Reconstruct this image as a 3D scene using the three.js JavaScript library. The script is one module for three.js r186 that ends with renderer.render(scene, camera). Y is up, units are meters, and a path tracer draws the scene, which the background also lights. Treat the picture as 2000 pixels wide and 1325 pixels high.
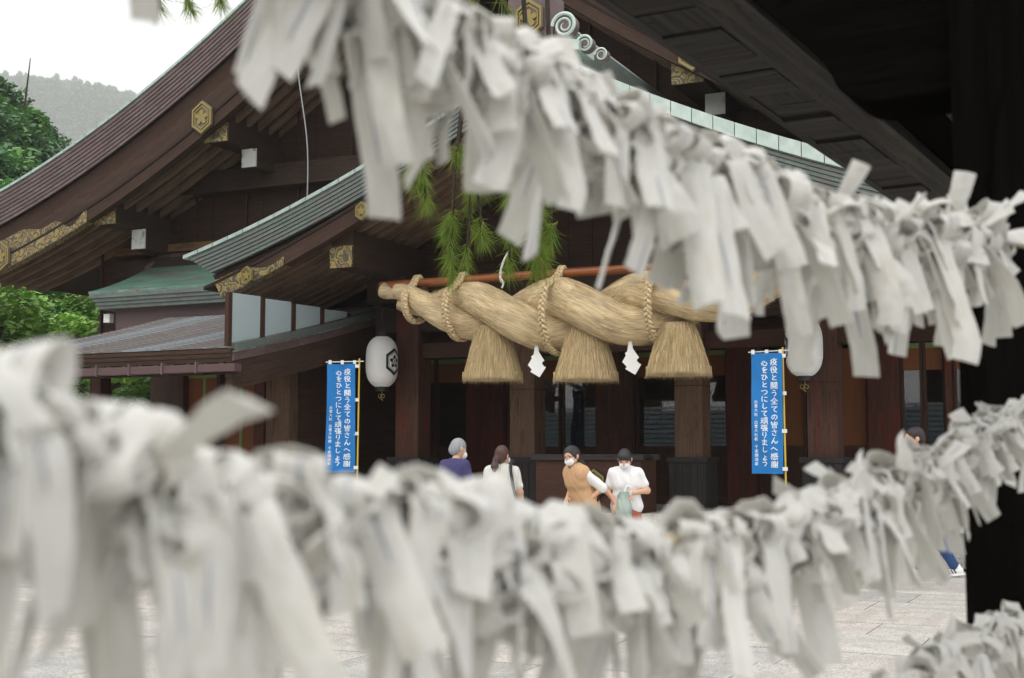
import * as THREE from 'three';
import { mergeGeometries, toCreasedNormals } from 'three/addons/utils/BufferGeometryUtils.js';

// ---------------------------------------------------------------- camera, sky, sun, exposure
const scene = new THREE.Scene();
const camera = new THREE.PerspectiveCamera(2 * Math.atan(662.5 / 2600) * 180 / Math.PI, 2000 / 1325, 0.05, 5000);
camera.position.set(0, 1.4, 0);
camera.rotation.order = 'YXZ';
camera.rotation.y = 25.3 * Math.PI / 180;
camera.rotation.x = Math.atan(228 / 2600);
camera.focus = 18.5;
camera.userData.fStop = 8.4;
scene.add(camera);

const SKYW = 64, SKYH = 32, skyData = new Float32Array(SKYW * SKYH * 4);
for (let j = 0; j < SKYH; j++) for (let i = 0; i < SKYW; i++) {
  const el = ((j + 0.5) / SKYH - 0.5) * Math.PI, s = Math.max(0, Math.sin(el));
  const L = el > 0 ? 1.55 + 0.1 * s : 0.45, k = (j * SKYW + i) * 4;
  skyData[k] = L * 0.99; skyData[k + 1] = L; skyData[k + 2] = L * 1.015; skyData[k + 3] = 1;
}
const sky = new THREE.DataTexture(skyData, SKYW, SKYH, THREE.RGBAFormat, THREE.FloatType);
sky.mapping = THREE.EquirectangularReflectionMapping; sky.magFilter = THREE.LinearFilter; sky.needsUpdate = true;
scene.background = sky; scene.environment = sky;

const sun = new THREE.DirectionalLight(0xfff6ec, 0.9);
sun.position.set(-14, 34, 16); sun.target.position.set(-8, 0, -14);
sun.castShadow = true; sun.shadow.radius = 40; sun.shadow.mapSize.set(2048, 2048);
Object.assign(sun.shadow.camera, { left: -40, right: 40, top: 40, bottom: -40, near: 1, far: 120 });
scene.add(sun, sun.target);

const renderer = new THREE.WebGLRenderer({ antialias: true });
renderer.toneMapping = THREE.LinearToneMapping;
renderer.toneMappingExposure = 1.2;
renderer.shadowMap.enabled = true;
scene.fog = new THREE.FogExp2(0xffffff, 0.00055);

// ---------------------------------------------------------------- helpers
let seed = 7;
const rnd = () => { seed = (seed * 1664525 + 1013904223) >>> 0; return seed / 4294967296; };
const rr = (a, b) => a + (b - a) * rnd();
const lerp = (a, b, t) => a + (b - a) * t, clamp = (x, a = 0, b = 1) => Math.min(b, Math.max(a, x));
const sm = (a, b, x) => { const t = clamp((x - a) / (b - a)); return t * t * (3 - 2 * t); };
const V = (x, y, z) => new THREE.Vector3(x, y, z);
const h2 = (x, y, s) => { let n = (x * 374761393 + y * 668265263 + s * 974711) | 0; n = Math.imul(n ^ (n >>> 13), 1274126177); return ((n ^ (n >>> 16)) >>> 0) / 4294967296; };
function vn(x, y, px, py, s) {            // tiling value noise
  const xi = Math.floor(x), yi = Math.floor(y), fx = x - xi, fy = y - yi, u = fx * fx * (3 - 2 * fx), v = fy * fy * (3 - 2 * fy);
  const w = (a, p) => ((a % p) + p) % p;
  return lerp(lerp(h2(w(xi, px), w(yi, py), s), h2(w(xi + 1, px), w(yi, py), s), u), lerp(h2(w(xi, px), w(yi + 1, py), s), h2(w(xi + 1, px), w(yi + 1, py), s), u), v);
}
const fbm = (u, v, fx, fy, s, o = 4) => { let a = 0, w = 0.5, t = 0; for (let i = 0; i < o; i++) { a += w * vn(u * fx, v * fy, fx, fy, s + i); t += w; w *= 0.55; fx *= 2; fy *= 2; } return a / t; };
function tex(n, m, fn, srgb = true, rep = [1, 1]) {
  const d = new Uint8Array(n * m * 4);
  for (let j = 0; j < m; j++) for (let i = 0; i < n; i++) {
    const c = fn(i / n, j / m), k = (j * n + i) * 4;
    for (let q = 0; q < 3; q++) d[k + q] = clamp(Array.isArray(c) ? c[q] : c, 0, 255);
    d[k + 3] = 255;
  }
  const t = new THREE.DataTexture(d, n, m); t.magFilter = THREE.LinearFilter; t.wrapS = t.wrapT = THREE.RepeatWrapping;
  if (srgb) t.colorSpace = THREE.SRGBColorSpace; t.repeat.set(...rep); t.needsUpdate = true; return t;
}
const mix3 = (a, b, t) => [lerp(a[0], b[0], t), lerp(a[1], b[1], t), lerp(a[2], b[2], t)];
const sh = (o) => { o.castShadow = o.receiveShadow = true; return o; };
function add(parent, name, geo, mat, pos, label) {
  const m = sh(new THREE.Mesh(geo, mat)); m.name = name; if (pos) m.position.set(...pos); if (label) m.userData.label = label;
  parent.add(m); return m;
}
const used = {};
const numbered = (n) => { used[n] = (used[n] ?? -1) + 1; return used[n] ? n + '_' + String(used[n]).padStart(3, '0') : n; };
function tag(o, label, category, group) { o.userData.label = label; o.userData.category = category; if (group) o.userData.group = group; return o; }
function thing(name, label, category, pos = [0, 0, 0], ry = 0, group) {
  const g = new THREE.Group(); g.name = numbered(name); g.position.set(...pos); g.rotation.y = ry; scene.add(g); return tag(g, label, category, group);
}
function part(parent, name) { const g = new THREE.Group(); g.name = name; parent.add(g); return g; }
const struct = (o) => { o.userData.kind = 'structure'; return o; };
// box with uv in metres, grain (u) along the longest side
function box(w, h, d, x = 0, y = 0, z = 0, ry = 0) {
  const g = new THREE.BoxGeometry(w, h, d), p = g.attributes.position, n = g.attributes.normal, uv = g.attributes.uv, o = rnd() * 7, o2 = rnd() * 7;
  const dim = [w, h, d], L = dim.indexOf(Math.max(...dim));
  for (let i = 0; i < p.count; i++) {
    const nn = [Math.abs(n.getX(i)), Math.abs(n.getY(i)), Math.abs(n.getZ(i))], N = nn.indexOf(1) < 0 ? 0 : nn.indexOf(1), ax = [0, 1, 2].filter((q) => q !== N);
    const c = [p.getX(i), p.getY(i), p.getZ(i)], U = ax.includes(L) ? L : ax[0], W = ax.find((q) => q !== U);
    uv.setXY(i, c[U] + o, c[W] + o2);
  }
  if (ry) g.rotateY(ry);
  return g.translate(x, y, z);
}
const bx = (x0, x1, y0, y1, z0, z1) => box(x1 - x0, y1 - y0, Math.abs(z1 - z0), (x0 + x1) / 2, (y0 + y1) / 2, (z0 + z1) / 2);
// a bar that follows two curves (arrays of [x, y]) and is z0..z1 deep
function prism(top, bot, z0, z1, crease = 0.6) {
  const P = [], U = [], o = rnd() * 5; let L = 0;
  const q = (a, b, c, d, ua, ub, uc, ud) => { P.push(...a, ...b, ...c, ...a, ...c, ...d); U.push(...ua, ...ub, ...uc, ...ua, ...uc, ...ud); };
  const dz = z1 - z0, n = top.length;
  for (let i = 0; i < n - 1; i++) {
    const [a, b, c, d] = [top[i], top[i + 1], bot[i + 1], bot[i]], l2 = L + Math.hypot(b[0] - a[0], b[1] - a[1]);
    const h1 = Math.hypot(a[0] - d[0], a[1] - d[1]), hh = Math.hypot(b[0] - c[0], b[1] - c[1]), u1 = L + o, u2 = l2 + o;
    q([...d, z1], [...c, z1], [...b, z1], [...a, z1], [u1, 0], [u2, 0], [u2, hh], [u1, h1]);
    q([...c, z0], [...d, z0], [...a, z0], [...b, z0], [u2, 0], [u1, 0], [u1, h1], [u2, hh]);
    q([...a, z1], [...b, z1], [...b, z0], [...a, z0], [u1, 0], [u2, 0], [u2, dz], [u1, dz]);
    q([...d, z0], [...c, z0], [...c, z1], [...d, z1], [u1, 0], [u2, 0], [u2, dz], [u1, dz]);
    L = l2;
  }
  const e = (a, d, s) => { const h = Math.hypot(a[0] - d[0], a[1] - d[1]); s ? q([...a, z0], [...d, z0], [...d, z1], [...a, z1], [0, h], [0, 0], [dz, 0], [dz, h]) : q([...d, z0], [...a, z0], [...a, z1], [...d, z1], [0, 0], [0, h], [dz, h], [dz, 0]); };
  e(top[0], bot[0], 1); e(top[n - 1], bot[n - 1], 0);
  const g = new THREE.BufferGeometry();
  g.setAttribute('position', new THREE.Float32BufferAttribute(P, 3)); g.setAttribute('uv', new THREE.Float32BufferAttribute(U, 2));
  return toCreasedNormals(g, crease);
}
// tube along points with radius function and uv in metres
function tube(pts, rad, seg = 40, sides = 8, closed = false) {
  const c = new THREE.CatmullRomCurve3(pts.map((p) => (p.isVector3 ? p : V(...p))), closed), fr = c.computeFrenetFrames(seg, closed), L = c.getLength();
  const P = [], N = [], U = [], I = [];
  for (let i = 0; i <= seg; i++) {
    const t = i / seg, p = c.getPointAt(closed ? t % 1 : t), r = typeof rad === 'function' ? rad(t) : rad, B = fr.binormals[i], Nn = fr.normals[i];
    for (let j = 0; j <= sides; j++) {
      const a = j / sides * Math.PI * 2, n = Nn.clone().multiplyScalar(Math.cos(a)).addScaledVector(B, Math.sin(a));
      P.push(p.x + n.x * r, p.y + n.y * r, p.z + n.z * r); N.push(n.x, n.y, n.z); U.push(t * L, j / sides * Math.PI * 2 * Math.max(r, 0.01));
    }
  }
  for (let i = 0; i < seg; i++) for (let j = 0; j < sides; j++) { const a = i * (sides + 1) + j, b = a + sides + 1; I.push(a, a + 1, b, b, a + 1, b + 1); }
  const g = new THREE.BufferGeometry();
  g.setAttribute('position', new THREE.Float32BufferAttribute(P, 3)); g.setAttribute('normal', new THREE.Float32BufferAttribute(N, 3)); g.setAttribute('uv', new THREE.Float32BufferAttribute(U, 2)); g.setIndex(I);
  return g;
}
const bar = (a, b, r, sides = 8) => tube([V(...a), V(...a).lerp(V(...b), 0.5), V(...b)], r, 2, sides);

// ---------------------------------------------------------------- materials
const std = (o) => new THREE.MeshStandardMaterial(o);
function woodTex(a, b, s, patch, streak = 0.5, tone = 0.86) {
  return tex(512, 256, (u, v) => {
    const g = fbm(u, v, 4, 48, s, 3), f = fbm(u, v, 8, 128, s + 9, 2), m = fbm(u, v, 3, 5, s + 20, 4);
    let c = mix3(a, b, clamp(g * 0.7 + f * 0.5 - 0.15 + (m - 0.5) * streak));
    if (patch) c = mix3(c, patch, sm(0.52, 0.72, fbm(u, v, 3, 10, s + 33, 4)) * 0.75);
    const line = Math.abs(fbm(u, v, 3, 30, s + 50, 2) - 0.5) < 0.012 ? 0.72 : 1;
    return c.map((x) => x * line * tone);
  }, true, [1 / 1.6, 1 / 0.8]);
}
const grainBump = tex(512, 256, (u, v) => 255 * (0.6 * fbm(u, v, 5, 90, 3, 3) + 0.4 * fbm(u, v, 16, 30, 4, 2)), false, [1 / 1.6, 1 / 0.8]);
const wood = (a, b, s, patch, rough = 0.72, spec = 0.4) => new THREE.MeshPhysicalMaterial({ map: woodTex(a, b, s, patch), bumpMap: grainBump, bumpScale: 0.0025, roughness: rough, specularIntensity: spec });
const M = {
  beam: wood([54, 41, 33], [88, 68, 55], 11, [70, 58, 50]),
  board: wood([56, 40, 32], [90, 64, 50], 12, [70, 58, 50]),
  barge: wood([60, 46, 38], [102, 78, 64], 13, [74, 54, 45]),
  pillar: wood([74, 50, 41], [112, 80, 66], 14, [118, 58, 44]),
  pillarPale: wood([100, 78, 62], [136, 108, 88], 15, [92, 66, 54]),
  red: wood([74, 45, 37], [110, 66, 52], 16, [112, 48, 36]),
  frame: wood([66, 45, 36], [92, 62, 48], 17, null, 0.6),
  rail: wood([112, 84, 58], [146, 114, 80], 18, [92, 68, 50]),
  base: wood([50, 48, 48], [74, 70, 68], 19, [60, 56, 54]),
  rafter: wood([112, 90, 74], [158, 130, 108], 20, [92, 74, 62]),
  soffit: wood([44, 34, 28], [64, 50, 41], 21, null),
  shelter: wood([44, 42, 40], [88, 84, 79], 22, [70, 63, 56], 0.8, 0.15),
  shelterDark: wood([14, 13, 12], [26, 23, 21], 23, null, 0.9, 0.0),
  black: std({ color: 0x17181a, roughness: 0.6 }),
  white: std({ color: 0xe9e9e6, roughness: 0.8 }),
  cap: std({ map: tex(128, 128, (u, v) => mix3([205, 205, 200], [120, 124, 120], sm(0.5, 0.75, fbm(u, v, 6, 6, 61, 4)))), roughness: 0.7 }),
};
const copper = (a, b, c, s) => std({
  map: tex(512, 256, (u, v) => {
    const cell = h2(Math.floor(u * 10 + (Math.floor(v * 8) % 2) * 0.5) % 10, Math.floor(v * 8), s), n = fbm(u, v, 8, 8, s + 2, 4), st = fbm(u, v, 40, 6, s + 5, 3);
    return mix3(mix3(a, b, clamp(cell * 0.6 + n * 0.6 - 0.1)), c, sm(0.5, 0.75, st * 0.5 + n * 0.5)).map((x) => x * (0.9 + 0.2 * fbm(u, v, 64, 64, s + 8, 2)));
  }, true, [1 / 3, 1 / 0.8]), roughness: 0.5, metalness: 0.15,
});
M.copperBrown = copper([90, 74, 73], [116, 97, 95], [106, 102, 99], 71);
M.copperGreen = copper([90, 98, 94], [112, 126, 119], [108, 102, 98], 72);
M.copperPale = std({ map: tex(256, 256, (u, v) => mix3([168, 190, 180], [214, 224, 216], fbm(u, v, 8, 8, 74, 4))), roughness: 0.35, metalness: 0.2 });
M.edge = std({ map: tex(256, 256, (u, v) => mix3([136, 160, 152], [206, 216, 210], fbm(u, v, 8, 8, 75, 4))), roughness: 0.4, metalness: 0.2 });
const shingleBump = tex(256, 256, (u, v) => { const r = Math.floor(u * 16), f = u * 16 - r, c = (v * 8 + (r % 2) * 0.5) % 1; return 255 * clamp((1 - f) * 0.8 - (c < 0.03 ? 0.5 : 0)); }, false, [1 / 2.4, 1 / 2.4]);
const shingles = (a, b, c, s, rough = 0.42) => std({
  map: tex(512, 512, (u, v) => {
    const r = Math.floor(u * 16), cell = h2(Math.floor(v * 8 + (r % 2) * 0.5) % 8, r, s), n = fbm(u, v, 5, 5, s + 1, 4);
    return mix3(mix3(a, b, clamp(0.4 * n + 0.75 * cell)), c, sm(0.5, 0.7, fbm(u, v, 6, 3, s + 3, 4)));
  }, true, [1 / 2.4, 1 / 2.4]), bumpMap: shingleBump, bumpScale: 0.02, roughness: rough, metalness: 0.1,
});
M.roofBrown = shingles([112, 116, 120], [156, 162, 166], [128, 118, 112], 81, 0.36);
M.roofGreen = shingles([84, 122, 106], [114, 150, 134], [112, 114, 106], 82);
M.roofPorch = shingles([110, 116, 112], [140, 152, 146], [128, 106, 100], 83);
M.flash = std({ color: 0x5a4444, roughness: 0.5 });
const goldTex = tex(256, 128, (u, v) => {
  const a = fbm(u, v, 5, 3, 91, 2), b = fbm(u, v, 9, 6, 95, 2), w = Math.abs(Math.sin((a * 3.2 + b * 0.5) * 7));
  return mix3([84, 79, 69], [152, 131, 74], sm(0.62, 0.9, w)).map((x) => x * (0.85 + 0.3 * fbm(u, v, 20, 20, 97, 2)));
}, true, [1 / 1.0, 1 / 0.5]);
M.gold = std({ map: goldTex, bumpMap: goldTex, bumpScale: 0.006, roughness: 0.45, metalness: 0.35 });
M.goldPlain = std({ color: 0x90804c, roughness: 0.45, metalness: 0.5 });
M.bronze = std({ color: 0x6c6558, roughness: 0.5, metalness: 0.4 });
M.glass = new THREE.MeshPhysicalMaterial({ color: 0xffffff, transmission: 1, thickness: 0, roughness: 0.02, ior: 1.5 });
M.milk = new THREE.MeshPhysicalMaterial({ color: 0xaebdbf, roughness: 0.12, clearcoat: 0.6 });
const straw = (s, rep) => tex(512, 256, (u, v) => {
  const f = fbm(u, v, 6, 110, s, 2), g = fbm(u, v, 12, 60, s + 4, 2), m = fbm(u, v, 3, 4, s + 8, 3);
  let c = mix3([156, 133, 96], [240, 221, 182], clamp(f * 0.9 + g * 0.4 - 0.15));
  return c.map((x) => x * (0.72 + 0.54 * m));
}, true, rep);
M.straw = std({ map: straw(101, [1 / 0.9, 1 / 0.5]), bumpMap: straw(101, [1 / 0.9, 1 / 0.5]), bumpScale: 0.014, roughness: 0.85 });
M.strawFibre = std({ color: 0xdac79e, roughness: 0.85, vertexColors: true });
M.ropePale = std({ map: straw(104, [8, 8]), roughness: 0.85 });
M.bamboo = std({ map: woodTex([150, 84, 40], [186, 112, 58], 108, [120, 64, 32]), roughness: 0.35 });
M.cord = std({ color: 0xe8e6e0, roughness: 0.9 });
const sudareTex = tex(256, 256, (u, v) => { const r = v * 64, f = r % 1; return mix3([138, 82, 40], [92, 52, 24], f < 0.3 ? 0.9 : 0.25 * h2(Math.floor(r), 1, 5) + 0.2 * fbm(u, v, 6, 64, 7, 2)); }, true, [1, 1 / 0.7]);
M.sudare = std({ map: sudareTex, roughness: 0.8 });
M.brocade = std({ color: 0x6f7d4a, roughness: 0.9 });
M.dark = std({ color: 0x201b18, roughness: 0.9 });
M.shoji = std({ color: 0xc9cfcc, roughness: 0.9 });
M.stone = [0, 1, 2, 3, 4].map((i) => std({
  map: tex(256, 256, (u, v) => {
    const n = fbm(u, v, 64, 64, 120 + i * 7, 2), m = fbm(u, v, 4, 4, 123 + i * 7, 4), base = [[204, 199, 191], [194, 191, 185], [210, 202, 193], [198, 192, 183], [216, 212, 204]][i];
    return base.map((x) => x * (0.72 + 0.38 * n + 0.2 * (m - 0.5)) * (n < 0.25 ? 0.8 : 1));
  }, true, [1 / 0.6, 1 / 0.6]), bumpMap: grainBump, bumpScale: 0.004, roughness: 0.55,
}));
M.gravel = std({ map: tex(256, 256, (u, v) => mix3([120, 114, 106], [170, 162, 152], fbm(u, v, 50, 50, 140, 3)), true, [1 / 1.2, 1 / 1.2]), roughness: 0.95 });
const paperTex = [0, 1, 2].map((k) => tex(256, 256, (u, v) => {
  let c = mix3([218, 216, 209], [237, 236, 231], fbm(u, v, 6, 6, 150 + k, 3));
  const dx = u - 0.5, dy = v - [0.3, 0.62, 0.5][k]; if (k < 2 && Math.hypot(dx, dy * 0.35) < 0.055) c = mix3(c, [120, 126, 146], 0.5);
  return mix3(c, [212, 204, 188], 0.35 * sm(0.55, 0.8, fbm(u, v, 4, 4, 155 + k, 3)));
}));
M.paper = paperTex.map((t) => new THREE.MeshPhysicalMaterial({ map: t, roughness: 0.95, transmission: 0.28, thickness: 0, bumpMap: grainBump, bumpScale: 0.0004 }));
M.rope = std({ color: 0xb9ad94, roughness: 0.9 });
M.bark = wood([64, 54, 46], [104, 90, 78], 170, [84, 78, 70], 0.95);

// ---------------------------------------------------------------- ground and paving
const ground = struct(add(scene, 'ground', new THREE.PlaneGeometry(900, 900).rotateX(-Math.PI / 2), M.gravel, [0, -0.05, 0]));
{ const uv = ground.geometry.attributes.uv; for (let i = 0; i < uv.count; i++) uv.setXY(i, uv.getX(i) * 900, uv.getY(i) * 900); }
const pavement = struct(part(scene, 'stone_pavement'));
add(pavement, 'mortar_bed', bx(-24, 8, -0.05, -0.012, -17.2, 9), std({ color: 0x6a655c, roughness: 1 }));
for (let z = -17.1, row = 0; z < -5.4; row++) {
  const dz = row % 6 === 3 ? 0.3 : rr(0.72, 0.95);
  for (let x = -17.5 - rnd(); x < 3.4;) {
    const w = row % 6 === 3 ? rr(1.2, 1.9) : rr(0.9, 1.7), g = 0.012;
    add(pavement, 'paving_stone', box(w - g, 0.06, dz - g), M.stone[row % 6 === 3 ? 4 : Math.floor(rnd() * 4)], [x + w / 2, -0.03 + rr(-0.003, 0.003), z + dz / 2]);
    x += w;
  }
  z += dz;
}
const rest = [];
for (let z = -5.4; z < 8.6; z += 0.9) for (let x = -23.8; x < 7; x += 1.4) rest.push(box(1.388, 0.06, 0.888, x + 0.7, -0.03, z + 0.45));
add(pavement, 'far_paving', mergeGeometries(rest), M.stone[1]).userData.kind = 'stuff';

// ---------------------------------------------------------------- the shrine hall
const hall = thing('shrine_hall', 'large dark wooden shrine hall with curved layered copper gable roofs', 'shrine hall');
// stone platform and steps
const platform = part(hall, 'stone_platform');
add(platform, 'platform_body', bx(-20, 6, 0, 0.44, -34, -17.5), M.stone[1]);
for (let x = -20; x < 6; x += 1.3) add(platform, 'edge_stone', bx(x + 0.004, x + 1.296, 0.44, 0.6, -19, -17.4), M.stone[4]);
add(platform, 'platform_floor', bx(-20, 6, 0.44, 0.595, -34, -19.005), M.stone[3]);
for (const [i, z] of [[0, -16.6], [1, -17.0]]) for (let x = -11.4; x < -4.4; x += 1.36) add(platform, 'step_stone', bx(x + 0.004, x + 1.356, 0, 0.2 + i * 0.2, z - 0.8 + i * 0.4, z), M.stone[(i + 2) % 5]);
for (let i = 0; i < 3; i++) for (let x = -19; x < -12; x += 1.4) add(platform, 'step_stone', bx(x + 0.004, x + 1.396, i * 0.17 + (i ? 0.002 : 0), 0.17 + i * 0.17, -17.4, -14 - i * 0.4), M.stone[[1, 4, 3][i]]);

// gable curves: top and bottom of a rake at distance t from the tip
const porch = { xc: -7.48, W: 5.95, z: -16.5, T: (t) => 4.52 + 0.27 * t + 0.025 * t * t, drop: (t) => 0.86 - 0.045 * t, fas: 0.4, layers: 6 };
const main = { xc: -11.17, W: 11.33, z: -20, T: (t) => 5.23 + 0.32 * (t - 1.42) + 0.027 * (t - 1.42) ** 2 + 1.6 + 0.03 * t, drop: (t) => 1.6 + 0.03 * t, fas: 0.66, layers: 8 };
function rake(G, side, t0, t1, fn, n = 26) { const a = []; for (let i = 0; i <= n; i++) { const t = lerp(t0, t1, i / n); a.push([G.xc + side * (G.W - t), fn(t)]); } return side < 0 ? a : a.reverse(); }
function gableRoof(G, name, depthEnd, wallZ, mats, rafterStep) {
  const roof = part(hall, name), { z, T, drop, fas, layers, W } = G;
  for (const s of [-1, 1]) {
    // roof slab with shingled top
    add(roof, 'roof_slope', prism(rake(G, s, -0.04, W, (t) => T(t)), rake(G, s, 0.02, W, (t) => T(t) - 0.06), depthEnd, z - 0.03), mats.top);
    add(roof, 'soffit_board', prism(rake(G, s, 0.25, W, (t) => T(t) - drop(t) + 0.29), rake(G, s, 0.25, W, (t) => T(t) - drop(t) + 0.24), depthEnd, z - 0.1), M.soffit);
    // layered verge: each course steps back below the one above
    for (let k = 0; k < layers; k++) {
      const a = 0.06 + (fas - 0.06) * k / layers, b = 0.06 + (fas - 0.06) * (k + 1) / layers - 0.008, back = 0.016 * k;
      add(roof, 'verge_course', prism(rake(G, s, 0.05 + 0.06 * k, W, (t) => T(t) - a), rake(G, s, 0.09 + 0.06 * k, W, (t) => T(t) - b), z - 1.1, z - back), mats.verge);
    }
    add(roof, 'verge_core', prism(rake(G, s, 0.6, W, (t) => T(t) - 0.06), rake(G, s, 0.6, W, (t) => T(t) - fas), z - 1, z - 0.15), M.soffit);
    // pale copper rolled edge, in sections
    const n = Math.round(W / 0.28);
    for (let k = 0; k < n; k++) {
      const t0 = -0.06 + (W + 0.06) * k / n, t1 = -0.06 + (W + 0.06) * (k + 1) / n - 0.012, pts = [];
      const A = rake(G, s, t0, t1, (t) => T(t) + (s < 0 ? 0.022 : 0.1), 2), B = rake(G, s, t0, t1, (t) => T(t) - (s < 0 ? 0.034 : 0.09), 2);
      add(roof, 'edge_roll', prism(A, B, z - 0.32, z + 0.03), s < 0 ? M.edge : M.copperPale);
    }
    // bargeboards
    const mid = (t) => T(t) - fas - (drop(t) - fas) * 0.42;
    add(roof, 'upper_bargeboard', prism(rake(G, s, 0.35, W, (t) => T(t) - fas - 0.004), rake(G, s, 0.45, W, mid), z - 0.34, z - 0.2), M.board);
    const bb = add(roof, 'bargeboard', prism(rake(G, s, 0.45, W, (t) => mid(t) + 0.05), rake(G, s, 0.6, W, (t) => T(t) - drop(t)), z - 0.3, z - 0.12), M.barge);
    // gilt tip plate with scalloped end and hexagonal bosses
    const pl = G === porch ? 1.75 : 3.6, y0 = (t) => T(t) - drop(t) - 0.008, y1 = (t) => lerp(mid(t) + 0.055, y0(t) + 0.06, sm(pl * 0.5, pl, t) ** 0.7 * (0.8 + 0.2 * Math.cos((t - 0.5) * 7)));
    add(bb, 'gilt_plate', prism(rake(G, s, 0.44, pl, y1, 30), rake(G, s, 0.59, pl, y0, 30), z - 0.31, z - 0.105), M.gold);
    for (const [t, r] of G === porch ? [[1.1, 0.13], [3.15, 0.13]] : [[1.35, 0.3], [6.45, 0.3], [10.6, 0.3]]) crest(bb, [G.xc + s * (W - t), lerp(mid(t), T(t) - drop(t), 0.5), z - 0.1], r, t > 2);
  }
  // rafters along the slope
  for (const s of [-1, 1]) for (let zz = z - 0.55; zz > wallZ - 0.3; zz -= rafterStep)
    add(roof, 'rafter', prism(rake(G, s, 0.5, W, (t) => T(t) - drop(t) + 0.245, 16), rake(G, s, 0.5, W, (t) => T(t) - drop(t) + 0.04, 16), zz - 0.09, zz), M.rafter);
  return roof;
}
function hexShape(r, ri) {
  const s = new THREE.Shape(); for (let i = 0; i < 6; i++) { const a = Math.PI / 6 + i * Math.PI / 3 + Math.PI / 3 * 0; i ? s.lineTo(r * 0.9 * Math.cos(a), r * Math.sin(a) * 1.1) : s.moveTo(r * 0.9 * Math.cos(a), r * 1.1 * Math.sin(a)); } s.closePath();
  if (ri) { const h = new THREE.Path(); for (let i = 0; i < 6; i++) { const a = Math.PI / 6 + i * Math.PI / 3; i ? h.lineTo(ri * 0.9 * Math.cos(a), ri * 1.1 * Math.sin(a)) : h.moveTo(ri * 0.9 * Math.cos(a), ri * 1.1 * Math.sin(a)); } h.closePath(); s.holes.push(h); }
  return s;
}
const ext = (shape, d) => new THREE.ExtrudeGeometry(shape, { depth: d, bevelEnabled: true, bevelSize: d * 0.2, bevelThickness: d * 0.2, bevelSegments: 1, curveSegments: 6 });
function flower(r, d) {           // five rounded petals with a stalk, inside the hexagon
  const out = [];
  for (let i = 0; i < 5; i++) {
    const a = Math.PI / 2 + i * Math.PI * 0.4, s = new THREE.Shape();
    s.moveTo(0, 0); s.bezierCurveTo(-r * 0.34, r * 0.34, -r * 0.3, r * 0.8, 0, r * 0.78); s.bezierCurveTo(r * 0.3, r * 0.8, r * 0.34, r * 0.34, 0, 0);
    out.push(ext(s, d).rotateZ(a - Math.PI / 2));
  }
  return mergeGeometries(out);
}
function crest(parent, pos, r, plate) {
  const g = part(parent, 'hexagon_crest'); g.position.set(...pos);
  add(g, 'crest_plate', ext(hexShape(r), 0.03), M.bronze); add(g, 'crest_rim', ext(hexShape(r * 0.95, r * 0.82), 0.02), M.goldPlain, [0, 0, 0.035]);
  add(g, 'crest_inner_rim', ext(hexShape(r * 0.7, r * 0.62), 0.015), M.goldPlain, [0, 0, 0.035]); add(g, 'crest_flower', flower(r * 0.62, 0.02), M.goldPlain, [0, 0, 0.035]);
  return g;
}
gableRoof(main, 'main_roof', -33, -22, { top: M.roofBrown, verge: M.copperBrown }, 0.36);
const porchRoof = gableRoof(porch, 'porch_roof', -22.4, -19, { top: M.roofPorch, verge: M.copperGreen }, 0.28);

// ridge ornament of the porch roof
{
  const o = part(porchRoof, 'ridge_ornament'), x = porch.xc, z = -16.42, y = 7.02;
  add(o, 'ornament_body', bx(x - 0.34, x + 0.34, y, y + 0.75, z - 0.4, z), M.copperBrown);
  add(o, 'ornament_cap', prism([[x - 0.75, y + 0.02], [x - 0.3, y + 0.1], [x, y + 0.12], [x + 0.3, y + 0.1], [x + 0.75, y + 0.02]], [[x - 0.75, y - 0.12], [x - 0.3, y - 0.04], [x, y - 0.02], [x + 0.3, y - 0.04], [x + 0.75, y - 0.12]], z - 0.5, z + 0.06), M.copperPale);
  crest(o, [x, y + 0.42, z + 0.01], 0.26);
  for (const s of [-1, 1]) for (const [cx, cy, R] of [[0.5, 0.28, 0.18], [0.8, -0.02, 0.12], [1.04, -0.2, 0.09]]) {
    const p = []; for (let i = 0; i <= 40; i++) { const a = i / 40 * Math.PI * 4.6, r = R * (1 - 0.82 * i / 40); p.push(V(x + s * (cx - Math.cos(a) * r), y + cy + Math.sin(a) * r, z - 0.02 - i * 0.001)); }
    add(o, 'scroll', tube(p, (t) => R * 0.17 * (1 - 0.4 * t), 70, 7), M.copperPale);
    add(o, 'scroll_back', new THREE.CylinderGeometry(R * 0.95, R * 0.95, 0.12, 24).rotateX(Math.PI / 2), M.copperBrown, [x + s * cx, y + cy, z - 0.1]);
  }
  add(porchRoof, 'ridge', bx(x - 0.3, x + 0.3, 6.8, 7.5, -22, -16.85), M.copperGreen);
  add(porchRoof, 'ridge_cap', new THREE.CylinderGeometry(0.2, 0.2, 5.4, 16).rotateX(Math.PI / 2), M.copperPale, [x, 7.52, -19.4]);
}
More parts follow.
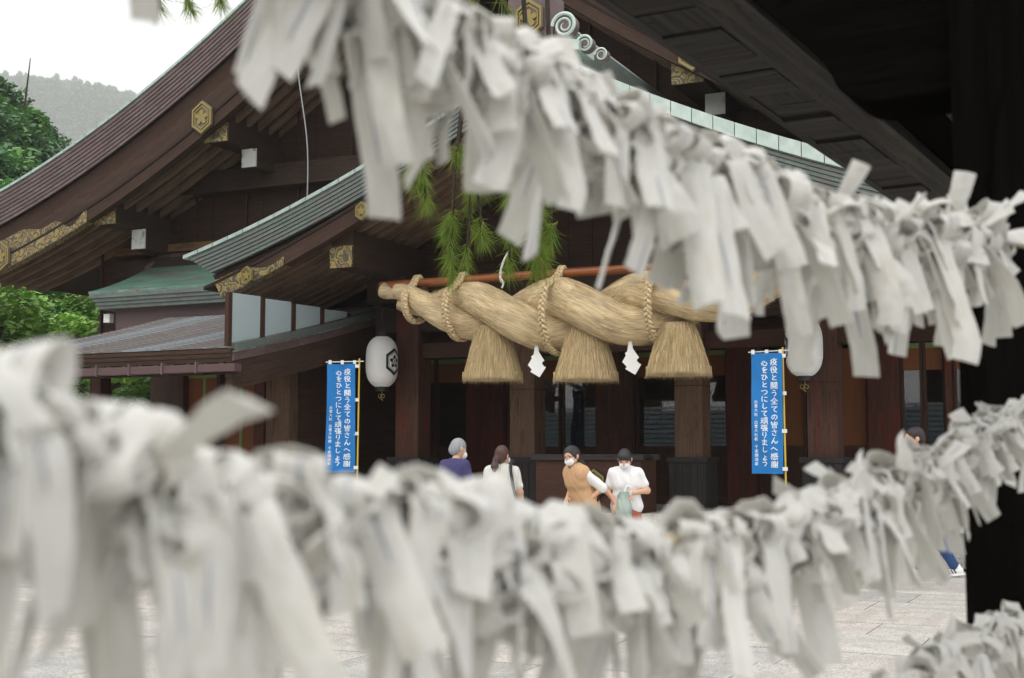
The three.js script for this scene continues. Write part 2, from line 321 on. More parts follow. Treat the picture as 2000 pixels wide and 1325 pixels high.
// main gable wall of upright boards, rails, purlins and bracket arms
const wall = part(hall, 'gable_wall');
const underside = (G, x) => { const t = G.W - Math.abs(x - G.xc); return G.T(t) - G.drop(t) + 0.235; };
for (let x = -20.2; x < -2.2; x += 0.42) {
  const a = x + 0.004, b = x + 0.416; 
  add(wall, 'wall_plank', prism([[a, underside(main, a)], [b, underside(main, b)]], [[a, 3.6], [b, 3.6]], -22.1, -22 + rr(-0.012, 0.006)), M.board);
  if (Math.round((x + 20.2) / 0.42) % 3 === 0) add(wall, 'batten', prism([[a, underside(main, a)], [a + 0.05, underside(main, a)]], [[a, 3.6], [a + 0.05, 3.6]], -21.99, -21.95), M.frame);
}
add(wall, 'rail', bx(-19.6, -12.2, 5.62, 5.78, -21.99, -21.72), M.rail);
add(wall, 'tie_beam', bx(-18.5, -4.2, 6.75, 7.2, -21.99, -21.6), M.beam);
add(wall, 'lower_beam', bx(-19.6, -3, 5.15, 5.5, -21.99, -21.7), M.beam);
for (const s of [-1, 1]) for (const [off, bot, br] of [[4.72, 7.42, 7.02], [7.44, 6.02, 5.58]]) {
  const x = main.xc + s * off, y1 = underside(main, x + 0.26) - 0.02;
  add(hall, 'purlin', bx(x - 0.26, x + 0.26, bot, Math.max(bot + 0.5, y1), -22.0, -20.33), M.beam);
  add(hall, 'purlin_cap', bx(x - 0.27, x + 0.27, bot - 0.01, bot + 0.34, -20.33, -20.29), M.gold);
  add(hall, 'bracket_arm', bx(x + 0.24 - 0.18, x + 0.24 + 0.18, br, bot - 0.004, -22.0, -21.05), M.beam);
  add(hall, 'bracket_cap', bx(x + 0.24 - 0.17, x + 0.24 + 0.17, br + 0.02, bot - 0.02, -21.05, -21.02), M.cap);
}
add(hall, 'ridge_purlin', bx(main.xc - 0.3, main.xc + 0.3, 9.6, 10.5, -22, -20.33), M.beam);
// porch gable wall, purlins, beams
const pw = part(hall, 'porch_gable_wall');
for (let x = -11.6; x < -3.4; x += 0.4) {
  const a = x + 0.004, b = x + 0.396;
  add(pw, 'wall_plank', prism([[a, underside(porch, a)], [b, underside(porch, b)]], [[a, 3.9], [b, 3.9]], -19.1, -19 + rr(-0.01, 0.006)), M.board);
}
for (const s of [-1, 1]) {
  const x = porch.xc + s * 3.3;
  add(hall, 'porch_purlin', bx(x - 0.19, x + 0.19, 4.22, 4.76, -19, -16.83), M.beam);
  add(hall, 'porch_purlin_cap', bx(x - 0.195, x + 0.195, 4.21, 4.54, -16.83, -16.79), M.gold);
  add(hall, 'porch_bracket', bx(x + 0.03, x + 0.36, 3.92, 4.215, -19, -18.1), M.beam);
}
add(hall, 'porch_lintel', bx(-11.5, -3.5, 3.9, 4.3, -18.99, -18.72), M.beam);
add(hall, 'porch_tie_beam', bx(-11.4, -3.6, 3.42, 3.86, -19.16, -18.84), M.beam);
add(hall, 'penetrating_beam', bx(-11.3, -3.7, 2.98, 3.22, -19.09, -18.91), M.frame);
for (const x of [-10.77, -8.71, -6.02, -4.06]) {
  const p = add(hall, 'pillar', bx(x - 0.21, x + 0.21, 0.6, 3.9, -19.21, -18.79), x > -9 && x < -5 ? M.pillarPale : M.pillar);
  const b = add(p, 'pillar_base', bx(x - 0.28, x + 0.28, 0.6, 1.3, -19.29, -18.71), M.base);
  add(p, 'base_cap', bx(x - 0.31, x + 0.31, 1.3, 1.38, -19.32, -18.68), M.base);
  for (let k = 0; k < 5; k++) add(p, 'base_slat', bx(x - 0.27 + k * 0.108, x - 0.27 + k * 0.108 + 0.1, 0.62, 1.29, -18.71, -18.7 + rr(0, 0.004)), M.base);
  add(p, 'copper_band', bx(x - 0.216, x + 0.216, 2.42, 2.435, -19.216, -18.784), M.red);
}
// back wall of the porch: columns, doors, blinds
const front = part(hall, 'door_front'), Z = -21.3;
add(front, 'head_beam', bx(-15, -1.2, 3.16, 3.6, Z - 0.2, Z + 0.1), M.frame);
add(front, 'upper_wall', bx(-15, -1.2, 3.6, 5, Z - 0.2, Z - 0.02), M.board);
add(front, 'sill_beam', bx(-15, -1.2, 0.6, 0.72, Z - 0.16, Z + 0.08), M.frame);
for (const [a, b, m] of [[-13.08, -12.42, 1], [-10.9, -10.17, 1], [-8.42, -7.77, 0], [-6.12, -5.65, 1], [-3.85, -3.38, 1], [-15.05, -14.7, 0], [-2.69, -2.6, 1]]) add(front, 'wall_column', bx(a, b, 0.6, 3.16, Z - 0.16, Z + 0.16), m ? M.red : M.pillar);
function doorLeaf(a, b, kind) {
  const d = part(front, 'door'), w = 0.045;
  add(d, 'stile', bx(a, a + w, 0.72, 3.16, Z - 0.03, Z + 0.03), M.frame); add(d, 'stile', bx(b - w, b, 0.72, 3.16, Z - 0.03, Z + 0.03), M.frame);
  add(d, 'kick_panel', bx(a + w, b - w, 0.72, 1.5, Z - 0.02, Z + 0.01), M.frame);
  for (const y of [1.5, 1.0]) add(d, 'cross_rail', bx(a + w, b - w, y, y + 0.06, Z - 0.028, Z + 0.028), M.frame);
  if (kind === 'blind') { add(d, 'bamboo_blind', bx(a + w, b - w, 1.56, 3.1, Z - 0.02, Z), M.sudare); add(d, 'brocade_strip', bx((a + b) / 2 - 0.03, (a + b) / 2 + 0.03, 1.56, 3.1, Z, Z + 0.006), M.brocade); return; }
  add(d, 'glass_pane', bx(a + w, b - w, 1.56, 3.0, Z - 0.004, Z + 0.004), M.glass);
  add(d, 'rolled_blind', bx(a + w, b - w, 2.72, 3.1, Z + 0.012, Z + 0.03), M.sudare);
  add(d, 'blind_hem', bx(a + w, b - w, 3.06, 3.14, Z + 0.03, Z + 0.036), M.brocade);
  if (kind === 'lattice') {
    add(d, 'paper_screen', bx(a + w, b - w, 0.9, 2.3, Z - 0.62, Z - 0.6), M.shoji);
    for (let x = a + w; x < b - w; x += 0.095) add(d, 'lattice_bar', bx(x, x + 0.016, 0.9, 2.3, Z - 0.6, Z - 0.58), M.dark);
    for (let y = 0.95; y < 2.35; y += 0.12) add(d, 'lattice_bar', bx(a + w, b - w, y, y + 0.016, Z - 0.578, Z - 0.56), M.dark);
  }
}
for (const [a, b, k] of [[-14.68, -13.9, 'lattice'], [-13.86, -13.1, 'lattice'], [-12.4, -11.58, ''], [-11.57, -10.9, ''], [-10.16, -9.12, ''], [-9.1, -8.42, ''], [-7.74, -6.95, ''], [-6.94, -6.13, ''], [-5.63, -4.85, 'blind'], [-4.82, -3.86, 'blind'], [-3.37, -3.04, 'g'], [-3.03, -2.7, 'g'], [-2.58, -1.9, 'g'], [-1.88, -1.25, 'g']]) doorLeaf(a, b, k);
// the dark room behind the doors
add(hall, 'room_back_wall', bx(-16, 0, 0.6, 4, -27.1, -27), M.board); add(hall, 'room_ceiling', bx(-16, 0, 4, 4.1, -27, -21.5), M.board); add(hall, 'room_floor', bx(-16, 0, 0.6, 0.66, -27, -21.5), M.rail);
add(hall, 'room_side_wall', bx(-16.1, -16, 0.6, 4, -27, -21.5), M.board); add(hall, 'room_side_wall', bx(0, 0.1, 0.6, 4, -27, -21.5), M.board);
add(hall, 'end_wall', bx(-1.2, 5, 0.6, 6, -21.5, -21.2), M.board);

// left wing: lean-to roof, gutter, glazed clerestory, columns with blinds
const wing = part(hall, 'side_wing');
{
  const x0 = -16.95, x1 = -11.72, zE = -15.5, zT = -20.3, n = 14, yAt = (k) => 2.96 + 0.9 * k + 0.2 * k * k;
  const prof = (dy) => { const a = []; for (let i = 0; i <= n; i++) { const k = i / n; a.push([-lerp(zE, zT, k), yAt(k) + dy]); } return a; };
  const lay = (top, bot, xa, xb) => prism(prof(top), prof(bot), xa, xb).rotateY(Math.PI / 2);   // profile x = depth
  const place = (name, top, bot, xa, xb, m) => add(wing, name, lay(top, bot, xa, xb), m);
  place('lean_to_roof', -0.03, -0.08, x0, x1, M.roofBrown);
  for (let k = 0; k < 30; k++) { const za = lerp(zE, zT, k / 30), zb = lerp(zE, zT, (k + 1.15) / 30), ya = yAt(k / 30), yb = yAt((k + 1.15) / 30); add(wing, 'shingle_course', prism([[-za + 0.001 * (k % 2), ya + 0.012], [-zb, yb - 0.006]], [[-za, ya - 0.012], [-zb, yb - 0.02]], x0, x1 - 0.12).rotateY(Math.PI / 2), M.roofBrown); }
  place('eave_board', -0.085, -0.2, x0 + 0.05, x1 - 0.02, M.copperBrown);
  place('verge_board', -0.2, -0.62, x1 - 0.16, x1 - 0.04, M.barge);
  place('verge_trim', 0.05, -0.05, x1 - 0.12, x1 + 0.03, M.copperGreen);
  for (let k = 0; k < 3; k++) add(wing, 'eave_fascia', bx(x0, x1 - 0.05, 2.74 + k * 0.066, 2.8 + k * 0.066, -15.6, -15.49 + k * 0.012), M.barge);
  add(wing, 'gutter', bx(x0, x1 + 0.1, 2.6, 2.71, -15.52, -15.36), M.flash);
  for (let x = x0 + 0.3; x < x1; x += 0.62) add(wing, 'gutter_bracket', bx(x, x + 0.025, 2.58, 2.75, -15.5, -15.34), M.copperBrown);
  for (let x = x0 + 0.15; x < x1 - 0.2; x += 0.3) place('wing_rafter', -0.2, -0.3, x, x + 0.08, M.rafter);
  add(wing, 'eave_beam', bx(x0 + 0.3, -12.1, 2.72, 2.98, -17.6, -17.4), M.beam);
  // clerestory between the lean-to verge and the porch eave
  const gz = (i) => lerp(-15.42, -18.6, i / 4);
  const zy = (z) => yAt((zE - z) / (zE - zT)) + 0.06;
  for (let i = 0; i < 5; i++) add(wing, 'clerestory_post', bx(x1 - 0.1, x1 - 0.03, zy(gz(i)) - 0.04, 3.74, gz(i) - 0.04, gz(i) + 0.04), M.frame);
  for (let i = 0; i < 4; i++) {
    const za = gz(i) - 0.045, zb = gz(i + 1) + 0.045;
    add(wing, 'clerestory_pane', prism([[-za, 3.74], [-zb, Math.max(3.76, zy(zb) + 0.01)]], [[-za, zy(za)], [-zb, zy(zb)]], x1 - 0.075, x1 - 0.06).rotateY(Math.PI / 2), M.milk);
  }
  for (const [a, b, m] of [[-12.86, -12.41, M.pillarPale], [-13.1, -12.9, M.red], [-13.86, -13.79, M.frame], [-14.66, -14.55, M.frame], [-16.6, -16.35, M.pillar]]) add(wing, 'wing_column', bx(a, b, 0.5, 2.9, -18.1, -17.85), m);
  for (const [a, b] of [[-14.54, -13.87], [-13.78, -13.11]]) {
    add(wing, 'bamboo_blind', bx(a, b, 1.1, 2.74, -18.0, -17.98), M.sudare); add(wing, 'brocade_strip', bx((a + b) / 2 - 0.03, (a + b) / 2 + 0.03, 1.1, 2.74, -17.975, -17.97), M.brocade);
    add(wing, 'blind_hem', bx(a, b, 2.7, 2.76, -17.968, -17.962), M.brocade); add(wing, 'wing_panel', bx(a, b, 0.5, 1.1, -18.02, -17.97), M.frame);
  }
  add(wing, 'wing_back_wall', bx(-17, -14.6, 0.5, 3.2, -20, -19.9), M.board); add(wing, 'wing_side_wall', bx(-12.42, -12.36, 0.5, 3.4, -21.2, -18.1), M.board);
  add(wing, 'wing_floor', bx(-19, -12.2, 0.51, 0.56, -20, -15.4), M.stone[2]);
  // green pent roof above
  const gp = part(hall, 'green_pent_roof'), q = (dy) => { const a = []; for (let i = 0; i <= 10; i++) { const k = i / 10; a.push([lerp(20, 22, k), 4.62 + 0.55 * k + 0.3 * k * k + dy]); } return a; };
  add(gp, 'roof_slope', prism(q(0), q(-0.05), -18.7, -11).rotateY(Math.PI / 2), M.roofGreen);
  for (let k = 0; k < 4; k++) add(gp, 'eave_course', bx(-18.68 + 0.05 * k, -11, 4.55 - 0.07 * (k + 1) + 0.006, 4.57 - 0.07 * k, -21, -20.0 - 0.035 * k), M.copperGreen);
  add(gp, 'ridge_flashing', bx(-18.3, -11, 5.42, 5.6, -22, -21.8), M.flash); add(gp, 'ridge_end', tube([V(-18.25, 5.6, -21.85), V(-18.5, 5.45, -21.8), V(-18.75, 5.3, -21.75)], 0.1, 8, 8), M.flash);
  add(gp, 'side_wall', bx(-18.3, -11, 3.9, 4.3, -21, -20.35), M.flash);
  add(gp, 'junction_box', bx(-18.55, -18.4, 4.03, 4.2, -20.4, -20.28), M.white);
}
// lightning wire
const wire = tag(add(scene, 'lightning_wire', tube([V(-13.77, 10.2, -19.86), V(-13.75, 8.6, -19.88), V(-13.55, 7.0, -19.95), V(-13.58, 5.6, -20.0)], 0.014, 20, 6), std({ color: 0xa0a4a4, roughness: 0.5, metalness: 0.5 })), 'thin grey wire hanging down in front of the main gable', 'wire');
// offering box
{
  const o = thing('offering_box', 'dark wooden offering box with a gilt hexagon crest between the porch pillars', 'offering box', [-7.12, 0.6, -17.75]);
  add(o, 'box_body', bx(-0.8, 0.8, 0, 0.74, -0.45, 0.2), M.frame); add(o, 'top_rail', bx(-0.85, 0.85, 0.74, 0.82, 0.14, 0.24), M.base); add(o, 'top_rail', bx(-0.85, 0.85, 0.74, 0.82, -0.5, -0.4), M.base);
  for (let i = 0; i < 10; i++) add(o, 'top_slat', bx(-0.76 + i * 0.16, -0.7 + i * 0.16, 0.76, 0.81, -0.4, 0.14), M.base);
  const c = crest(o, [0.12, 0.4, 0.21], 0.2); c.children[0].material = M.black;
}

// ---------------------------------------------------------------- the great straw rope
{
  const rope = thing('sacred_rope', 'huge twisted straw rope with three bell shaped straw tassels hanging under the gable', 'straw rope', [0, 0, -17.5]);
  const X0 = -10.2, X1 = -4.15, turns = 2.2, Rr = (k) => 0.05 + 0.222 * Math.pow(Math.sin(Math.PI * clamp(k * 0.94 + 0.03)), 0.62);
  const cy = (k) => 3.42 + 0.4 * Math.pow(Math.abs(k - 0.5) * 2, 2.2);
  const ctr = (k) => V(lerp(X0, X1, k), cy(k), 0);
  const strandPt = (k, ph) => { const a = ph + k * turns * Math.PI * 2, r = Rr(k) * 0.92; return ctr(k).add(V(0, Math.cos(a) * r, Math.sin(a) * r)); };
  const fib = { P: [], C: [] };
  const fibre = (a, b, w, tint) => { const d = b.clone().sub(a), s = d.clone().cross(V(rr(-1, 1), rr(-1, 1), rr(-1, 1))).normalize().multiplyScalar(w); for (const p of [a.clone().add(s), a.clone().sub(s), b]) { fib.P.push(p.x, p.y, p.z); fib.C.push(tint, tint * rr(0.93, 1), tint * rr(0.8, 1)); } };
  const flush = (parent, name) => { const g = new THREE.BufferGeometry(); g.setAttribute('position', new THREE.Float32BufferAttribute(fib.P, 3)); g.setAttribute('color', new THREE.Float32BufferAttribute(fib.C, 3)); g.computeVertexNormals(); add(parent, name, g, M.strawFibre).userData.kind = 'stuff'; fib.P = []; fib.C = []; };
  for (const ph of [0.4, 0.4 + Math.PI]) {
    const pts = []; for (let i = 0; i <= 60; i++) pts.push(strandPt(i / 60, ph));
    const st = add(rope, 'strand', tube(pts, (t) => Rr(t) * (1.08 + 0.03 * Math.sin(t * 60)), 160, 30), M.straw);
    for (let i = 0; i < 5200; i++) {
      const k = rr(0.01, 0.97), a = rr(0, 6.283), t = strandPt(k, ph), t2 = strandPt(Math.min(1, k + 0.02), ph), d = t2.clone().sub(t).normalize();
      const n = V(0, Math.cos(a), Math.sin(a)); n.addScaledVector(d, -n.dot(d)).normalize();
      const R = Rr(k) * 1.08, p = t.clone().addScaledVector(n, R), L = rr(0.08, 0.3), q = p.clone().addScaledVector(d, L).addScaledVector(n, rr(-0.002, rnd() < 0.15 ? 0.06 : 0.025) - L * L * 0.25).add(V(0, rr(-0.012, 0.012), 0));
      fibre(p.clone().addScaledVector(n, 0.003), q, rr(0.0014, 0.0042), rr(0.45, 1.35));
    }
    flush(st, 'loose_straw');
  }
  // frayed ends
  for (const [k, s] of [[0, -1], [1, 1]]) {
    const c = ctr(k), e = add(rope, 'rope_end', tube([c.clone().add(V(-s * 0.1, 0, 0)), c.clone().add(V(s * 0.1, 0.05, 0)), c.clone().add(V(s * 0.26, 0.12, 0))], (t) => 0.1 - 0.03 * Math.sin(t * 5), 10, 12), M.straw);
    for (let i = 0; i < 160; i++) { const a = rr(0, 6.28), r = rr(0, 0.08); fibre(c.clone().add(V(s * 0.2, 0.1 + Math.cos(a) * r, Math.sin(a) * r)), c.clone().add(V(s * rr(0.28, 0.38), 0.14 + Math.cos(a) * r * 1.3, Math.sin(a) * r * 1.3)), 0.003, rr(0.6, 1.2)); }
    flush(e, 'loose_straw');
  }
  // tassels
  for (const [x, yt, yb, rb] of [[-8.56, 3.3, 2.5, 0.44], [-7.09, 3.24, 2.46, 0.46], [-5.72, 3.22, 2.5, 0.45]]) {
    const prof = [], rad = (k) => lerp(0.21, rb, Math.pow(k, 0.8));
    for (let i = 0; i <= 12; i++) { const k = i / 12; prof.push(new THREE.Vector2(rad(k) - 0.02, lerp(yt, yb, k))); }
    for (const [k, r] of [[0.02, 0.8], [0.1, 0.45]]) prof.push(new THREE.Vector2(rb * r, yb + k));
    prof.push(new THREE.Vector2(0.01, yb + 0.1));
    const g = new THREE.LatheGeometry(prof, 40), uv = g.attributes.uv; for (let i = 0; i < uv.count; i++) { const u = uv.getX(i), v = uv.getY(i); uv.setXY(i, v * 0.7, u * 2.4); }
    const t = add(rope, 'tassel', g, M.straw, [x, 0, 0.05]);
    for (let i = 0; i < 3800; i++) {
      const a = rr(0, 6.283), k0 = rr(0, 0.75), k1 = Math.min(1.03, k0 + rr(0.15, 0.5)), j = rr(-0.03, 0.03), o0 = rr(-0.015, 0.006), o1 = rr(-0.01, 0.02);
      fibre(V(Math.cos(a) * (rad(k0) + o0), lerp(yt, yb, k0), Math.sin(a) * (rad(k0) + o0)), V(Math.cos(a + j) * (rad(k1) + o1), lerp(yt, yb, k1) + rr(-0.06, 0.02), Math.sin(a + j) * (rad(k1) + o1)), rr(0.0015, 0.0035), rr(0.5, 1.3));
    }
    for (let i = 0; i < 1400; i++) { const a = rr(0, 6.283), r = rb * Math.sqrt(rnd()); fibre(V(Math.cos(a) * r, yb + 0.12, Math.sin(a) * r), V(Math.cos(a) * r * 1.02, yb - rr(-0.03, 0.06), Math.sin(a) * r * 1.02), 0.004, rr(0.6, 1.2)); }
    flush(t, 'loose_straw');
  }
  // carrying pole and the braided loops
  const pole = tag(add(scene, 'carrying_pole', tube([V(-10.5, 4.0, -17.5), V(-7.4, 4.02, -17.5), V(-3.9, 4.0, -17.5)], 0.065, 40, 14), M.bamboo), 'long orange brown wooden pole above the straw rope', 'pole');
  const braid = [0.052, 0.18, 0.445, 0.7, 0.88];
  for (let i = 0; i < braid.length; i++) {
    const k = braid[i], c = ctr(k), lo = c.y - Rr(k) * 1.98 - 0.03, hi = 4.1, depth = Math.max(0.12, Rr(k) * 1.95 + 0.05), lean = -0.03;
    const b = thing('braided_loop', ['braided straw cord around the thin tip of the straw rope', 'braided straw cord before the first tassel of the straw rope', 'braided straw cord between the first and second tassels', 'braided straw cord between the second and third tassels', 'braided straw cord beyond the third tassel'][i], 'cord', [c.x, 0, -17.5], 0, 'braided cords holding up the straw rope');
    const path = (t) => { const a = t * Math.PI * 2, y = (hi + lo) / 2 + Math.cos(a) * (hi - lo) / 2, w = y > 3.75 ? lerp(depth, 0.09, sm(3.75, 4.05, y)) : depth; return V(lean * Math.sin(a) + (y - 3.5) * 0.06, y, Math.sin(a) * w); };
    for (let s = 0; s < 3; s++) {
      const pts = [], N = 150; for (let j = 0; j < N; j++) { const t = j / N, p = path(t), q = path((t + 0.01) % 1).sub(p).normalize(), n = V(1, 0, 0), m = q.clone().cross(n).normalize(), ph = t * Math.PI * 2 * 17 + s * Math.PI * 2 / 3; p.addScaledVector(n, Math.sin(ph) * 0.042).addScaledVector(m, Math.sin(2 * ph) * 0.018); pts.push(p); }
      add(b, 'cord_strand', tube(pts, 0.024, 460, 6, true), M.ropePale);
    }
  }
  // white cord ties on the pole
  for (const [x, l] of [[-8.42, 'white cord tied round the pole and reaching up to the gable']]) {
    const c = thing('white_cord', l, 'cord', [x, 0, -17.42]);
    add(c, 'cord_line', tube([V(0, 4.9, -1.4), V(0, 4.5, -0.4), V(0.02, 4.2, -0.02), V(0, 4.05, 0.02)], 0.018, 20, 6), M.cord);
    add(c, 'cord_tie', new THREE.TorusGeometry(0.075, 0.02, 8, 20).rotateY(Math.PI / 2), M.cord, [0, 4.01, -0.07]);
    add(c, 'cord_tail', tube([V(0.02, 3.98, 0.01), V(0.06, 3.9, 0.03), V(0.04, 3.84, 0.04)], 0.014, 8, 6), M.cord);
  }
  // zigzag paper streamers
  [[-7.78, 'zigzag white paper streamer between the first and second tassels'], [-6.36, 'zigzag white paper streamer between the second and third tassels']].forEach(([x, l], i) => {
    const s = thing('paper_streamer', l, 'paper streamer', [x, 2.98, -17.28], i ? 0.5 : 0.25, 'zigzag paper streamers');
    add(s, 'hanging_twist', prism([[-0.012, 0.06], [0.012, 0.06]], [[-0.05, -0.2], [0.05, -0.2]], -0.01, 0.01), M.white);
    let y = -0.14; for (const [sx, w, rot, z] of [[-0.02, 0.13, 0.5, 0.012], [0.03, 0.16, -0.45, 0.024], [-0.055, 0.15, 0.75, 0.036], [0.075, 0.14, -0.6, 0.046]]) {
      const g = new THREE.Shape([new THREE.Vector2(-w / 2, 0), new THREE.Vector2(w / 2, 0.02), new THREE.Vector2(w / 2 + 0.01, -0.15), new THREE.Vector2(-w / 2 - 0.01, -0.16)]);
      const m = add(s, 'paper_fold', new THREE.ExtrudeGeometry(g, { depth: 0.004, bevelEnabled: false }), M.white, [sx, y, z]); m.rotation.z = rot; m.rotation.x = -0.15; y -= 0.055;
    }
  });
}

// ---------------------------------------------------------------- paper lanterns
const crestShapes = (c, cx, cy, R, ink, bg) => {
  const hex = (r) => { c.beginPath(); for (let i = 0; i < 6; i++) { const a = Math.PI / 6 + i * Math.PI / 3; c.lineTo(cx + r * 0.92 * Math.cos(a), cy + r * 1.08 * Math.sin(a)); } c.closePath(); c.fill(); };
  c.fillStyle = ink; hex(R); c.fillStyle = bg; hex(R * 0.76); c.fillStyle = ink; hex(R * 0.7); c.fillStyle = bg; hex(R * 0.66);
  c.fillStyle = ink; for (let i = 0; i < 5; i++) { const a = -Math.PI / 2 + i * Math.PI * 0.4; c.beginPath(); c.ellipse(cx + Math.cos(a) * R * 0.33, cy + Math.sin(a) * R * 0.36, R * 0.16, R * 0.14, a, 0, 7); c.fill(); c.lineWidth = R * 0.05; c.strokeStyle = ink; c.beginPath(); c.moveTo(cx, cy); c.lineTo(cx + Math.cos(a + 0.63) * R * 0.36, cy + Math.sin(a + 0.63) * R * 0.4); c.stroke(); }
};
{
  const cv = document.createElement('canvas'); cv.width = 1024; cv.height = 512; const c = cv.getContext('2d');
  c.fillStyle = '#f7f6f4'; c.fillRect(0, 0, 1024, 512); c.strokeStyle = '#e9e7e3'; c.lineWidth = 1.2; for (let y = 0; y < 512; y += 12) { c.beginPath(); c.moveTo(0, y); c.lineTo(1024, y + 2); c.stroke(); }
  crestShapes(c, 512, 262, 128, '#17181c', '#f7f6f4');
  const map = new THREE.CanvasTexture(cv); map.colorSpace = THREE.SRGBColorSpace;
  const ribs = tex(4, 512, (u, v) => 127 + 120 * Math.cos(v * 44 * Math.PI * 2), false);
  const skin = std({ map, bumpMap: ribs, bumpScale: 0.007, roughness: 0.75 });
  [[-10.98, -18.35, 0.5, 'plump white paper lantern with black hexagon crest beside the blue banner and left porch pillar', 1], [-4.2, -18.35, 0, 'white paper lantern with its crest turned aside, above a pillar with black base', -1]].forEach(([x, z, _, label, face]) => {
    const l = thing('paper_lantern', label, 'lantern', [x, 2.9, z], 0, 'paper lanterns at the porch pillars');
    const prof = []; for (let i = 0; i <= 24; i++) { const k = i / 24 * 2 - 1, r = 0.26 * Math.pow(1 - Math.pow(Math.abs(k), 3.4) * 0.82, 0.6); prof.push(new THREE.Vector2(r, k * 0.41)); }
    const b = add(l, 'paper_shade', new THREE.LatheGeometry(prof, 48), skin); b.rotation.y = face > 0 ? -Math.PI / 2 - 0.15 : Math.PI / 2 + 0.2;
    for (const s of [-1, 1]) add(l, 'black_rim', new THREE.CylinderGeometry(0.105, 0.105, 0.07, 24), M.black, [0, s * 0.435, 0]);
    add(l, 'hanging_wire', new THREE.TorusGeometry(0.09, 0.007, 6, 20), M.black, [0, 0.5, 0]);
    add(l, 'hanging_cord', bar([0, 0.58, 0], [0, 0.9, 0], 0.008), M.black);
    add(l, 'bracket_bar', bar([0, 0.9, 0.04], [0.05, 0.9, -0.5], 0.018), M.black);
    add(l, 'tassel_cord', tube([V(0, -0.46, 0), V(0.01, -0.53, 0.01), V(-0.015, -0.58, 0.01), V(0.02, -0.62, 0)], 0.008, 12, 6), M.goldPlain);
    for (const s of [-1, 1]) add(l, 'tassel_loop', new THREE.TorusGeometry(0.028, 0.006, 6, 16), M.goldPlain, [s * 0.03, -0.55, 0.01]);
  });
}

